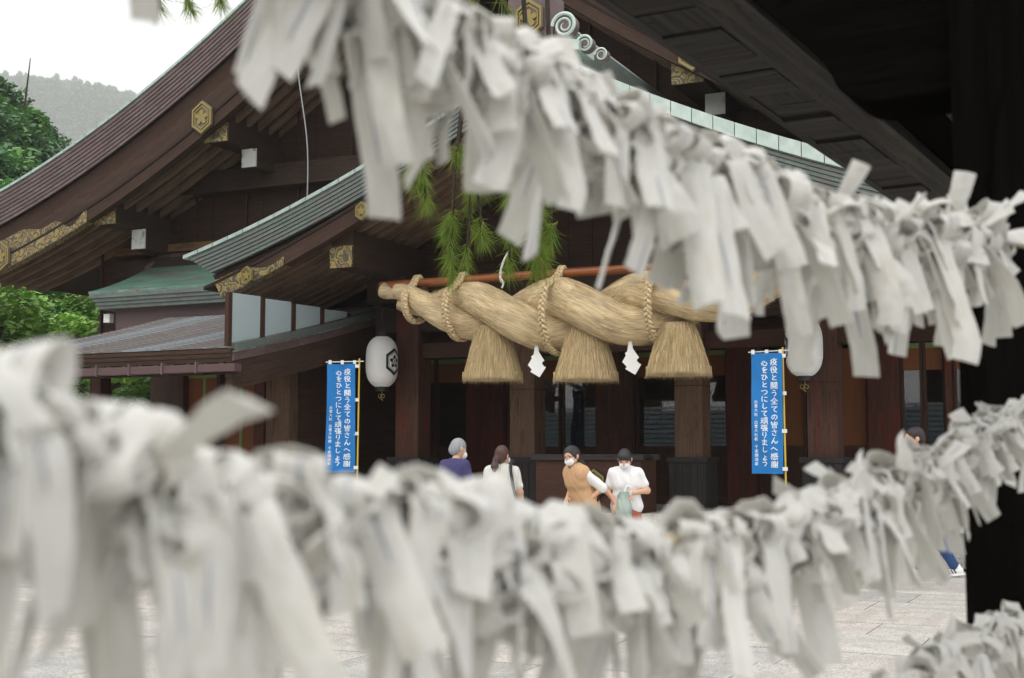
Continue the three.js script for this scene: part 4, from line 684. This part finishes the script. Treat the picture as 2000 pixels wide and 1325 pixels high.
{
  const p = person({ label: 'person in a white blouse and terracotta skirt looking down into a plastic bag', pos: [-5.36, 0, -14.4], turn: face(-0.22, -0.95), h: 1.49, lean: 0.08, nod: 0.42, arms: [[[-0.235, 1.08, 0.02], [-0.1, 0.93, 0.2]], [[0.26, 1.09, 0.0], [0.06, 1.06, 0.22]]], hand: [0.15, -0.5, 1], sleeve: 0.62, loose: 0.018, top: fabric(0xf2f2f2, 7), topName: 'blouse', skirt: fabric(0xa8604a, 8), brow: 0.06, hair: hairM([22, 20, 22], [58, 54, 56]), hairShape: (hd) => [...tied()(hd), { c: hd(0, 0.175, 0.06), r: [0.07, 0.05, 0.05] }] });
  const bagM = new THREE.MeshPhysicalMaterial({ map: tex(128, 128, (u, v) => mix3([196, 212, 202], [150, 170, 158], sm(0.45, 0.7, fbm(u, v, 5, 7, 201, 3)))), roughness: 0.35, transmission: 0.35, thickness: 0 });
  const b = thing('plastic_bag', 'pale green plastic bag held by the person in the terracotta skirt', 'bag', [p.t.position.x, 0, p.t.position.z], p.t.rotation.y);
  add(b, 'bag_body', blob([cap([0.01, 0.62, 0.29], [0.01, 0.94, 0.26], 0.1, 0.075), cap([-0.06, 0.6, 0.28], [0.09, 0.6, 0.28], 0.08)], 0.06, 0.012, (q, d) => Math.max(d + 0.008 * Math.sin(q[1] * 34 + q[0] * 60) * Math.sin(q[0] * 50), q[1] - 1.0)), bagM);
  add(b, 'bag_handle', tube([V(0.08, 0.96, 0.27), V(0.09, 1.04, 0.29), V(0.05, 1.06, 0.3), V(0.02, 0.97, 0.3)], 0.012, 14, 6), M.white);
}
{
  const p = person({ label: 'person walking in dark jacket, jeans and white striped sneakers beside the shelter post', pos: [-2.3, 0, -16.2], turn: face(-1, -0.05), h: 1.74, lean: 0.2, nod: -0.12, yaw: 0, arms: [[[-0.24, 1.07, 0.0], [-0.2, 0.92, 0.22]], [[0.24, 1.08, 0.02], [0.2, 0.9, 0.2]]], sleeve: 1.8, top: fabric(0x1d2026, 9), topName: 'jacket', trousers: fabric(0x2c4a78, 10), stripes: true, knees: [[-0.09, 0.48, 0.14], [0.09, 0.48, -0.02]], feet: [[-0.09, 0.08, 0.2], [0.09, 0.1, -0.26]], toes: [-0.05, 0.1], mask: std({ color: 0x4a4c50, roughness: 0.9 }), hair: hairM([22, 18, 18], [58, 46, 42]), hairShape: cropped });
  add(p.t, 'shirt_collar', new THREE.TorusGeometry(0.062, 0.012, 8, 24).rotateX(Math.PI / 2), fabric(0x6a2430, 11), p.spine(1.385, 0.01));
  const u = thing('rolled_umbrella', 'clear rolled umbrella carried by the walking person', 'umbrella', [-2.3, 0, -16.2], p.t.rotation.y);
  add(u, 'shaft', bar([0.23, 0.98, 0.33], [0.2, 0.4, 0.16], 0.008), M.cap); add(u, 'canopy', tube([V(0.226, 0.9, 0.31), V(0.215, 0.65, 0.235), V(0.203, 0.46, 0.18)], (t) => 0.03 - 0.02 * t, 10, 8), M.white); add(u, 'handle', tube([V(0.23, 0.98, 0.33), V(0.235, 1.04, 0.35), V(0.235, 1.05, 0.39), V(0.233, 1.0, 0.4)], 0.011, 12, 8), M.rail);
}
// ---------------------------------------------------------------- trees and hills
function leafCrown(n, R, size, seedN, opts = {}) {   // clumps of small leaf faces through the crown's volume
  seed = seedN; const P = [], C = [], clumps = opts.clumps ?? 26, cs = [];
  for (let i = 0; i < clumps; i++) { const a = rr(0, 6.283), v = rr(-0.75, 1), rad = Math.sqrt(Math.max(0, 1 - v * v)) * (opts.cone ? clamp(1 - (v + 0.75) / 1.9) * 1.25 : 1) * rr(0.35, 0.92); cs.push([V(Math.cos(a) * rad * R[0], v * R[1] * 0.85, Math.sin(a) * rad * R[2]), rr(0.2, 0.36) * Math.min(...R) * (opts.cone ? 1.05 : 1), rr(0.7, 1.25)]); }
  for (let i = 0; i < n; i++) {
    const [c, r, tint] = cs[Math.floor(rnd() * clumps)], d = V(rr(-1, 1), rr(-1, 1), rr(-1, 1)); if (d.length() > 1) { i--; continue; } d.normalize().multiplyScalar(r * Math.cbrt(rr(0.25, 1)));
    d.y *= 0.7; const p = c.clone().add(d), a = V(rr(-1, 1), rr(-0.5, 0.5), rr(-1, 1)).normalize(), b = a.clone().cross(V(rr(-1, 1), 1, rr(-1, 1))).normalize(), s = size * rr(0.6, 1.3), k = tint * rr(0.7, 1.25);
    for (const q of [a.clone().multiplyScalar(-s), b.clone().multiplyScalar(s * 0.5), a.clone().multiplyScalar(s), a.clone().multiplyScalar(-s), a.clone().multiplyScalar(s), b.clone().multiplyScalar(-s * 0.5)]) { P.push(p.x + q.x, p.y + q.y, p.z + q.z); C.push(k * rr(0.95, 1.05), k, k * 0.9); }
  }
  const g = new THREE.BufferGeometry(); g.setAttribute('position', new THREE.Float32BufferAttribute(P, 3)); g.setAttribute('color', new THREE.Float32BufferAttribute(C, 3)); g.computeVertexNormals(); return g;
}
const leafM = (hex) => new THREE.MeshPhysicalMaterial({ color: hex, vertexColors: true, roughness: 0.7, transmission: 0.3, thickness: 0 });
const green = { cedar: leafM(0x4f7a4c), bright: leafM(0x86b048), mid: leafM(0x62944a) };
const crowns = { cedar: [11, 12, 13].map((s) => leafCrown(9000, [3.4, 6.4, 3.4], 0.19, s, { cone: true, clumps: 80 })), round: [21, 22, 23].map((s) => leafCrown(5200, [2.6, 2.2, 2.6], 0.14, s, { clumps: 34 })) };
const trunkG = toCreasedNormals(new THREE.CylinderGeometry(0.12, 0.3, 1, 9), 1);
function tree(kind, label, x, y, z, s, mat, group, H) {
  const t = thing(kind === 'cedar' ? 'cedar_tree' : 'broadleaf_tree', label, 'tree', [x, y, z], rr(0, 6), group), h = H ?? (kind === 'cedar' ? 13 : 6);
  const tr = add(t, 'trunk', trunkG, M.bark, [0, h * 0.45 * s, 0]); tr.scale.set(s * 1.1, h * 0.9 * s, s * 1.1);
  for (let i = 0; i < 4; i++) { const a = i * 1.7 + rnd(), y0 = h * (0.35 + 0.1 * i) * s; add(t, 'limb', bar([0, y0, 0], [Math.cos(a) * 1.5 * s, y0 + 0.7 * s, Math.sin(a) * 1.5 * s], 0.06 * s, 6), M.bark); }
  const c = add(t, 'crown', crowns[kind][Math.floor(rnd() * 3)], mat, [0, h * (kind === 'cedar' ? 0.6 : 0.72) * s, 0]); c.scale.setScalar(s); return t;
}
seed = 99;
// wooded slope behind the hall
const hillG = (w, d, nx, nz, fn) => { const g = new THREE.PlaneGeometry(w, d, nx, nz).rotateX(-Math.PI / 2), p = g.attributes.position; for (let i = 0; i < p.count; i++) p.setY(i, fn(p.getX(i), p.getZ(i))); g.computeVertexNormals(); return g; };
const nearH = (x, z) => { const d = Math.hypot((x + 60) / 33, (z + 60) / 33); return -0.1 + 16 * sm(1, 0.1, d) + 0.5 * Math.sin(x * 0.4) * sm(1, 0.6, d); };
struct(add(scene, 'hill', hillG(70, 70, 40, 40, (x, z) => nearH(x - 60, z - 60)), std({ color: 0x3c4a2c, roughness: 1 }), [-60, 0, -60]));
const slope = [[-45.6, -41.2, 17.9], [-46.4, -43.1, 18.1], [-47.1, -45.0, 18.0], [-44.9, -43.9, 16.7], [-45.7, -45.8, 16.5], [-46.5, -47.6, 16.2], [-41.4, -39.0, 15.1], [-41.5, -40.2, 14.5], [-41.6, -41.3, 14.1], [-42.4, -43.1, 14.1], [-40.6, -37.2, 14.8], [-47.5, -49.4, 15.7], [-38.1, -36.5, 12.3], [-38.2, -37.6, 12.0], [-37.4, -34.6, 12.3], [-38.2, -38.7, 11.8], [-52.2, -46.9, 18.9], [-43.0, -45.1, 13.6], [-35.4, -33.5, 10.6], [-34.7, -33.8, 10.0], [-44, -41.6, 15.6], [-43.4, -40, 16.2], [-48.5, -44, 18.4], [-44.4, -46.4, 14.6]];
slope.forEach(([x, z, top], i) => { const y = nearH(x, z) - 0.3; tree('cedar', i % 3 ? 'dark bluish green cedar on the wooded slope behind the hall' : 'lighter green cedar on the wooded slope behind the hall', x, y, z, (top - y) / 13.4, i % 3 ? green.cedar : green.mid, 'cedars on the wooded slope'); });
[[-26.2, -24.6, 0.95], [-24.6, -27, 0.9], [-28.5, -24.5, 1.05], [-28, -28.2, 1], [-31.5, -27, 1.1], [-33, -31, 1.3], [-23.4, -29.2, 0.85], [-36, -33, 1.55], [-30, -32, 1.3]].forEach(([x, z, s], i) => tree('round', i % 4 === 3 ? 'deeper green broadleaf tree beyond the side wing roof' : 'bright yellow green broadleaf tree beyond the side wing roof', x, 0, z, s, i % 4 === 3 ? green.mid : green.bright, 'bright trees behind the side wing', 6.2));
// a bare dead treetop standing over the slope
{
  const t = thing('dead_tree', 'bare dead treetop standing above the cedars on the slope', 'tree', [-45.3, 6.0, -43.6]);
  add(t, 'trunk', tube([V(0, 0, 0), V(0.1, 5, 0), V(0.3, 9, 0), V(0.75, 13.2, 0)], (k) => 0.22 * (1 - k) + 0.02, 20, 7), M.bark);
  for (let i = 0; i < 10; i++) { const y = 6.2 + i * 0.5, a = i * 2.3; add(t, 'limb', tube([V(0.25, y, 0), V(0.25 + Math.cos(a) * 0.5, y - 0.1, Math.sin(a) * 0.5), V(0.25 + Math.cos(a) * rr(0.9, 1.6), y + rr(0, 0.7), Math.sin(a) * 1.2)], (k) => 0.05 * (1 - k) + 0.008, 8, 5), M.bark); }
  const c = add(t, 'withered_foliage', leafCrown(500, [0.8, 0.9, 0.8], 0.13, 31, { clumps: 9 }), leafM(0x5a5a50), [0.35, 8.8, 0]);
}
// far hazy mountain, its wood one mass
const farH = (x, z) => { const r = Math.hypot(x + 1420, (z + 1620) * 0.8); return -1 + 520 * sm(1260, 60, r) + 30 * Math.sin(x * 0.0077 + 1) * sm(1180, 400, r) + 15 * Math.sin(x * 0.017 + z * 0.011) * sm(1180, 400, r); };
struct(add(scene, 'mountain', hillG(2640, 2640, 120, 120, (x, z) => farH(x - 1420, z - 1620)), std({ color: 0x46582e, roughness: 1 }), [-1420, 0, -1620]));
{
  seed = 55; const g = leafCrown(380, [2.8, 3.4, 2.8], 0.6, 41, { clumps: 14 }), im = sh(new THREE.InstancedMesh(g, green.mid, 7000)), m = new THREE.Matrix4(); im.name = 'mountain_forest';
  for (let i = 0; i < 7000; i++) { const x = rr(-1650, -900), z = rr(-1750, -950), s = rr(1.7, 4.2); m.makeScale(s, s * rr(0.9, 1.7), s).setPosition(x, farH(x, z) + 1.8 * s, z); im.setMatrixAt(i, m); im.setColorAt(i, new THREE.Color().setRGB(rr(0.8, 1.1), rr(0.85, 1.1), rr(0.8, 1.05))); }
  scene.add(im); im.userData.kind = 'stuff'; tag(im, 'hazy forest covering the distant mountain behind the hall', 'forest');
}
// what the door glass mirrors: a slatted wall and trees across the court
{
  const w = thing('slatted_wall', 'long pale blue grey wall of horizontal slats across the court', 'wall', [0, 0, 11]);
  for (let x = -36; x < -2; x += 2.8) add(w, 'post', bx(x, x + 0.12, 0, 3.35, -0.08, 0.06), M.frame);
  for (let y = 0.15; y < 3.2; y += 0.2) add(w, 'slat', bx(-36, -2.2, y, y + 0.15, -0.14, -0.09), std({ color: 0x9fb2b8, roughness: 0.6 }));
  add(w, 'top_rail', bx(-36, -2.2, 3.35, 3.45, -0.16, 0.1), M.cap); add(w, 'backing', bx(-36, -2.2, 0, 3.3, 0.07, 0.1), std({ color: 0x4c585c, roughness: 0.9 }));
  for (let i = 0; i < 10; i++) tree('round', 'tall broadleaf tree behind the slatted wall', -37 + i * 4.1, 0, 16 + (i % 2) * 3, 2.1, green.mid, 'trees behind the slatted wall', 6);
}

// ---------------------------------------------------------------- pine reaching over the court
{
  seed = 321;
  const t = thing('pine_tree', 'pine with drooping needle tufts reaching in front of the porch gable', 'pine tree', [-7.4, 0, -3.2]);
  add(t, 'trunk', tube([V(0, 0, 0), V(0.1, 1.6, 0.05), V(-0.1, 3.4, -0.1), V(0.2, 5.4, -0.1)], (k) => 0.19 - 0.07 * k, 24, 10), M.bark);
  const W = (x, y, z) => V(x + 7.4, y, z + 3.2);
  const limb = [V(0.1, 4.4, -0.1), W(-5.6, 4.6, -4.2), W(-4.0, 4.35, -5.0), W(-2.9, 4.1, -5.7), W(-2.4, 3.7, -6.0)];
  add(t, 'limb', tube(limb, (k) => 0.085 - 0.06 * k, 40, 8), M.bark);
  const needles = { P: [], C: [] }, twigG = [];
  const tuft = (p, d, n, L) => { for (let i = 0; i < n; i++) { const back = rr(0, 0.1), o = p.clone().addScaledVector(d, -back), v = d.clone().multiplyScalar(rr(0.5, 1.1)).add(V(rr(-1, 1), rr(-1, 1), rr(-1, 1)).multiplyScalar(0.62)).normalize().multiplyScalar(L * rr(0.5, 1.2)); const s = v.clone().cross(V(rr(-1, 1), rr(-1, 1), rr(-1, 1))).normalize().multiplyScalar(0.0015), brown = rnd() < 0.16, e = o.clone().add(v).add(V(0, -0.01, 0)); const c = brown ? [1.6, 0.9, 0.6] : (() => { const q = rr(0.45, 1.5); return [q * rr(0.85, 1.25), q, q * rr(0.5, 0.9)]; })(); for (const q of [o.clone().add(s), o.clone().sub(s), e]) { needles.P.push(q.x, q.y, q.z); needles.C.push(...c); } const s2 = v.clone().cross(s).normalize().multiplyScalar(0.0015); for (const q of [o.clone().add(s2), o.clone().sub(s2), e]) { needles.P.push(q.x, q.y, q.z); needles.C.push(...c); } } };
  const spray = (from, to, n) => { const pts = [from, from.clone().lerp(to, 0.5).add(V(rr(-0.05, 0.05), rr(0, 0.06), rr(-0.05, 0.05))), to]; twigG.push(tube(pts, (k) => 0.014 - 0.007 * k, 10, 5)); const c = new THREE.CatmullRomCurve3(pts); for (let i = 0; i < n; i++) { const k = rr(0.25, 1), p = c.getPoint(k), d = c.getTangent(k).add(V(rr(-0.9, 0.9), rr(-0.7, 0.5), rr(-0.9, 0.9))).normalize(), q = p.clone().addScaledVector(d, rr(0.03, 0.11)); twigG.push(tube([p, p.clone().lerp(q, 0.5), q], 0.003, 3, 4)); tuft(q, d, 105, 0.11); } tuft(to, to.clone().sub(from).normalize(), 140, 0.115); };
  const S = [[[-3.3, 4.25, -5.4], [-3.17, 2.72, -5.6], 8], [[-3.1, 4.2, -5.5], [-3.12, 2.62, -5.62], 7], [[-2.9, 4.1, -5.7], [-2.88, 2.45, -5.75], 12], [[-2.9, 4.1, -5.7], [-2.95, 2.34, -5.72], 11], [[-2.8, 4.05, -5.75], [-2.78, 2.3, -5.85], 12], [[-2.7, 3.9, -5.8], [-2.66, 2.3, -5.9], 10], [[-2.6, 3.8, -5.9], [-2.6, 2.45, -5.95], 10], [[-2.95, 3.2, -5.7], [-3.02, 2.36, -5.68], 9], [[-2.7, 3.0, -5.8], [-2.62, 2.36, -5.86], 9],
    [[-4.3, 4.45, -4.7], [-3.95, 3.42, -4.62], 6], [[-4.3, 4.45, -4.7], [-3.8, 3.4, -4.66], 6], [[-4.1, 4.4, -4.8], [-3.74, 3.46, -4.8], 5]];
  for (const [a, b, n] of S) spray(W(...a), W(...b), n);
  add(t, 'twigs', mergeGeometries(twigG), M.bark);
  const g = new THREE.BufferGeometry(); g.setAttribute('position', new THREE.Float32BufferAttribute(needles.P, 3)); g.setAttribute('color', new THREE.Float32BufferAttribute(needles.C, 3)); g.computeVertexNormals();
  add(t, 'needles', g, leafM(0x7f9f46)).userData.kind = 'stuff';
}

// ---------------------------------------------------------------- the paper-tying shelter
{
  seed = 777;
  const s = thing('shelter', 'dark weathered timber shelter with plank eaves and a thick post carrying the paper ropes', 'shelter', [0, 0, 0], -4.3 * Math.PI / 180), zA = -1.75, zB = -6.2;
  const loc = (x, z) => { const a = 4.3 * Math.PI / 180; return [x * Math.cos(a) + z * Math.sin(a), -x * Math.sin(a) + z * Math.cos(a)]; };
  for (let z = zA; z > zB;) { const w = rr(0.08, 0.15); add(s, 'eave_plank', box(0.134, 0.028, w - 0.006, -1.036, 2.314 + rr(-0.006, 0.006), z - w / 2), rnd() < 0.2 ? M.beam : M.shelter); z -= w; }
  add(s, 'eave_edge', bx(-1.13, -1.105, 2.302, 2.36, zB, zA), M.shelter);
  add(s, 'eave_beam', bx(-0.968, -0.868, 2.3, 2.44, zB, zA), M.shelter);
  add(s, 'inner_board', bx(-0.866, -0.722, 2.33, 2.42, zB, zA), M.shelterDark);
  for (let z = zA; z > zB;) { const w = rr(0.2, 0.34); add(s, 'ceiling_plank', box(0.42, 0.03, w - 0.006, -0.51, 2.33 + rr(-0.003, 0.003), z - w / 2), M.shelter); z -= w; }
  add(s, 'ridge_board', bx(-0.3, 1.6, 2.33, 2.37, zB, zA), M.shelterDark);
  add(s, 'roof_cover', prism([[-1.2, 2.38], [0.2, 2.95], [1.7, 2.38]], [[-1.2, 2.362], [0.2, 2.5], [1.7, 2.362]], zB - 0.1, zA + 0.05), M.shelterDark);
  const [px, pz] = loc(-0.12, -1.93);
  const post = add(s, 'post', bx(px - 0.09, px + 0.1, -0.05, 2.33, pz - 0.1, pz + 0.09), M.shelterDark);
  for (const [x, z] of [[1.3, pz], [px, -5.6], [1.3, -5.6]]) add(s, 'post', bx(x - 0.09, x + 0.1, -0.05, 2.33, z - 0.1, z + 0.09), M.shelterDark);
  // curved bracket arm on the post
  const sp = new THREE.Shape(); sp.moveTo(0.25, -0.005); sp.lineTo(0.02, 0); sp.lineTo(-0.19, -0.005); sp.bezierCurveTo(-0.23, -0.002, -0.245, 0.012, -0.255, 0.035); sp.bezierCurveTo(-0.262, 0.055, -0.275, 0.07, -0.29, 0.085); sp.lineTo(-0.4, 0.2); sp.lineTo(-0.4, 0.42); sp.lineTo(0.25, 0.42); sp.closePath();
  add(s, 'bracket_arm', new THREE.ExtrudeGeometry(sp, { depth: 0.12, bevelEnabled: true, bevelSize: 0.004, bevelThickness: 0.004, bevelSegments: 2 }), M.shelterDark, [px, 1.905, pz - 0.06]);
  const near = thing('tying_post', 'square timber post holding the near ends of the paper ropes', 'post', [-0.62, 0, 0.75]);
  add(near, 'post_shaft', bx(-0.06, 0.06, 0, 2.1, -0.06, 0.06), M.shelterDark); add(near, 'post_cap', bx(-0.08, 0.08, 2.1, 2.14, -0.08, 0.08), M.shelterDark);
}

// ---------------------------------------------------------------- fortune papers tied to the ropes
{
  seed = 1313;
  function ribbon(pts, dirs, w, th, u0) {     // a folded paper strip: points, width directions
    const n = pts.length, P = [], U = [], I = [], K = 5;
    for (let side = 0; side < 2; side++) for (let i = 0; i < n; i++) {
      const tn = pts[Math.min(n - 1, i + 1)].clone().sub(pts[Math.max(0, i - 1)]).normalize(), b = dirs[i].clone().addScaledVector(tn, -dirs[i].dot(tn)).normalize(), nn = tn.clone().cross(b);
      for (let k = 0; k < K; k++) { const v = k / (K - 1) - 0.5, q = pts[i].clone().addScaledVector(b, v * w).addScaledVector(nn, (side ? -1 : 1) * th * (0.5 + 0.3 * Math.cos(v * 6)) + 0.1 * w * v * v * 4 * Math.sin(u0 * 9)); P.push(q.x, q.y, q.z); U.push(v + 0.5, u0 + i / n * 0.9); }
    }
    for (let side = 0; side < 2; side++) for (let i = 0; i < n - 1; i++) for (let k = 0; k < K - 1; k++) { const a = side * n * K + i * K + k, b = a + K; side ? I.push(a, b, a + 1, b, b + 1, a + 1) : I.push(a, a + 1, b, b, a + 1, b + 1); }
    const o = n * K; for (let i = 0; i < n - 1; i++) for (const k of [0, K - 1]) { const a = i * K + k, b = a + K; I.push(a, b, a + o, b, b + o, a + o); } for (const i of [0, n - 1]) for (let k = 0; k < K - 1; k++) { const a = i * K + k; I.push(a, a + 1, a + o, a + 1, a + 1 + o, a + o); }
    const g = new THREE.BufferGeometry(); g.setAttribute('position', new THREE.Float32BufferAttribute(P, 3)); g.setAttribute('uv', new THREE.Float32BufferAttribute(U, 2)); g.setIndex(I); return toCreasedNormals(g, 0.9);
  }
  const tail = (len, az, up, w, u0) => {        // leaves the knot sideways, then hangs almost straight with one fold
    const n = 16, pts = [], dirs = [], out = V(Math.cos(az), 0, Math.sin(az)), wide = V(-Math.sin(az + rr(-0.5, 0.5)), rr(-0.15, 0.15), Math.cos(az)).normalize();
    const d0 = out.clone().multiplyScalar(rr(0.5, 1)).add(V(0, rr(-0.3, 0.7), 0)).normalize(), tilt = rr(0, 0.42), sway = rr(-0.35, 0.35);
    const d1 = up ? out.clone().multiplyScalar(rr(0.3, 1)).add(V(0, rr(0.1, 0.9), 0)).addScaledVector(wide, sway).normalize() : V(0, -1, 0).addScaledVector(out, tilt).addScaledVector(wide, sway).normalize();
    const d2 = d1.clone().addScaledVector(out, rr(-0.35, 0.35)).addScaledVector(wide, rr(-0.25, 0.25)).normalize(), fold = rr(0.4, 0.9), bend = rr(0.12, 0.3), tw = rr(-0.9, 0.9), p = V(0, 0, 0).addScaledVector(d0, 0.004), step = len / n;
    for (let i = 0; i <= n; i++) { const k = i / n, d = d0.clone().lerp(d1, sm(0, bend, k)).lerp(d2, sm(fold - 0.06, fold + 0.06, k)).normalize(); pts.push(p.clone()); dirs.push(wide.clone().applyAxisAngle(d, tw * k)); p.addScaledVector(d, step).add(V(rr(-1, 1), 0, rr(-1, 1)).multiplyScalar(0.0005)); }
    return ribbon(pts, dirs, w, 0.0016, u0);
  };
  function makeStrip(i) {
    const g = new THREE.Group(), w = rr(0.016, 0.025), m = M.paper[Math.floor(rnd() * 3)], one = i % 3 === 0;
    const kp = [], kd = [], R = rr(0.007, 0.013), off = rr(-0.004, 0.004), tl = rr(-0.8, 0.8); for (let q = 0; q <= 20; q++) { const a = q / 20 * Math.PI * 3.1 + rr(-0.15, 0.15), r = R * rr(0.75, 1.25) + q * 0.0002; kp.push(V(off + (q / 20 - 0.5) * 0.02, Math.cos(a) * r, Math.sin(a) * r)); kd.push(V(1, tl, rr(-0.4, 0.4))); }
    const k = sh(new THREE.Mesh(ribbon(kp, kd, w * rr(0.7, 1), 0.0016, rnd()), m)); k.name = 'knot'; g.add(k);
    const az = rr(0, 6.283), lp = [], ld = [], la = az + rr(0.8, 2), o = V(Math.cos(la), rr(-0.7, 0.7), Math.sin(la)).normalize(), sd = V(-Math.sin(la), rr(-0.5, 0.5), Math.cos(la)).normalize(), up2 = o.clone().cross(sd), LR = rr(0.008, 0.016);
    for (let q = 0; q <= 14; q++) { const a = q / 14 * Math.PI * 1.9; lp.push(o.clone().multiplyScalar(LR * (1 - Math.cos(a)) * 1.1).addScaledVector(up2, LR * 0.6 * Math.sin(a))); ld.push(sd); }
    const bow = sh(new THREE.Mesh(ribbon(lp, ld, w * 0.9, 0.0016, rnd()), m)); bow.name = 'bow'; g.add(bow);
    for (let q = 0; q < 2; q++) {
      const up = one && q === 0, t = sh(new THREE.Mesh(tail(up ? rr(0.025, 0.05) : q ? rr(0.05, 0.115) : rr(0.035, 0.085), az + q * rr(1.6, 4.4), up, w, rnd()), m)); t.name = 'tail'; g.add(t);
    }
    g.userData.up = one; g.userData.wide = w > 0.0205; return g;
  }
  const kinds = []; for (let i = 0; i < 48; i++) kinds.push(makeStrip(i));
  const upper = [[-0.1, 1.665, -1.84], [-0.154, 1.64, -1.512], [-0.222, 1.62, -1.255], [-0.271, 1.622, -1.068], [-0.31, 1.631, -0.92], [-0.333, 1.643, -0.828], [-0.36, 1.658, -0.724], [-0.385, 1.678, -0.637], [-0.41, 1.712, -0.546], [-0.43, 1.73, -0.457], [-0.62, 1.86, 0.69]];
  const lower = [[-0.1, 1.47, -1.84], [-0.161, 1.428, -1.54], [-0.18, 1.403, -1.414], [-0.215, 1.371, -1.182], [-0.24, 1.355, -1.018], [-0.257, 1.348, -0.898], [-0.281, 1.349, -0.733], [-0.296, 1.362, -0.625], [-0.307, 1.375, -0.539], [-0.317, 1.382, -0.469], [-0.327, 1.395, -0.393], [-0.337, 1.415, -0.322], [-0.343, 1.418, -0.25], [-0.62, 1.55, 0.69]];
  const third = [[-0.1, 1.215, -1.84], [-0.149, 1.204, -1.697], [-0.18, 1.197, -1.487], [-0.205, 1.189, -1.312], [-0.24, 1.185, -1.075], [-0.4, 1.2, -0.3], [-0.62, 1.3, 0.69]];
  for (const [pts, which, z0, z1, gap] of [[upper, 'upper', -1.56, -0.5, 0.0083], [lower, 'lower', -1.69, -0.26, 0.0093], [third, 'lowest', -1.74, -1.2, 0.016]]) {
    const curve = new THREE.CatmullRomCurve3(pts.map((p) => V(...p)));
    tag(add(scene, numbered('tying_rope'), tube(pts, 0.005, 120, 8), M.rope), which + ' rope of the shelter, thickly hung with white paper strips', 'rope');
    const L = curve.getLength();
    if (which === 'upper') {                       // one long strip hangs apart from the others
      const reach = (k) => new THREE.Box3().setFromObject(k).min.y, g = kinds.filter((k) => !k.userData.up).sort((a, b) => reach(a) - reach(b))[0].clone(); g.userData = {};
      let k = 0; while (curve.getPointAt(k).z < -0.452) k += 0.001; g.position.copy(curve.getPointAt(k)); g.rotation.y = 1.2; g.scale.setScalar(1.15);
      g.name = numbered('fortune_paper'); tag(g, 'long white fortune paper hanging alone on the upper rope, apart from the dense row', 'paper strip', 'fortune papers on the upper rope'); scene.add(g);
    }
    for (let s = 0; s < L; s += gap * rr(0.7, 1.3) * (which === 'lower' && curve.getPointAt(s / L).z < -1.4 ? 0.75 : 1)) {
      const k = s / L, p = curve.getPointAt(k); if (p.z < z0 || p.z > z1) continue;
      let kind = Math.floor(rnd() * kinds.length); if (which === 'lower' && p.z > -1.0 && p.z < -0.5 && kind % 3 === 0) kind++;
      const g = kinds[kind].clone(), tn = curve.getTangentAt(k), yaw = Math.atan2(-tn.z, tn.x);
      g.position.copy(p).add(V(rr(-0.006, 0.006), rnd() < 0.35 ? rr(-0.034, -0.012) : rr(-0.008, 0.004), rr(-0.004, 0.004))); g.rotation.order = 'YXZ'; g.rotation.set(rr(-0.3, 0.3), yaw + (rnd() < 0.5 ? Math.PI : 0) + rr(-0.35, 0.35), rr(-0.15, 0.15)); g.scale.setScalar(rr(0.86, 1.12) * (which === 'upper' && p.z < -0.8 ? 1.18 : p.z < -1.36 && which === 'lower' ? 0.88 : 1));
      g.name = numbered('fortune_paper'); const { up, wide } = g.userData; g.userData = {}; tag(g, (wide ? 'broad' : 'slim') + ' folded white fortune paper ' + (up ? 'with one end sticking out, ' : 'with both ends hanging, ') + 'tied on the ' + which + ' rope', 'paper strip', 'fortune papers on the ' + which + ' rope'); scene.add(g);
    }
  }
}
renderer.render(scene, camera);
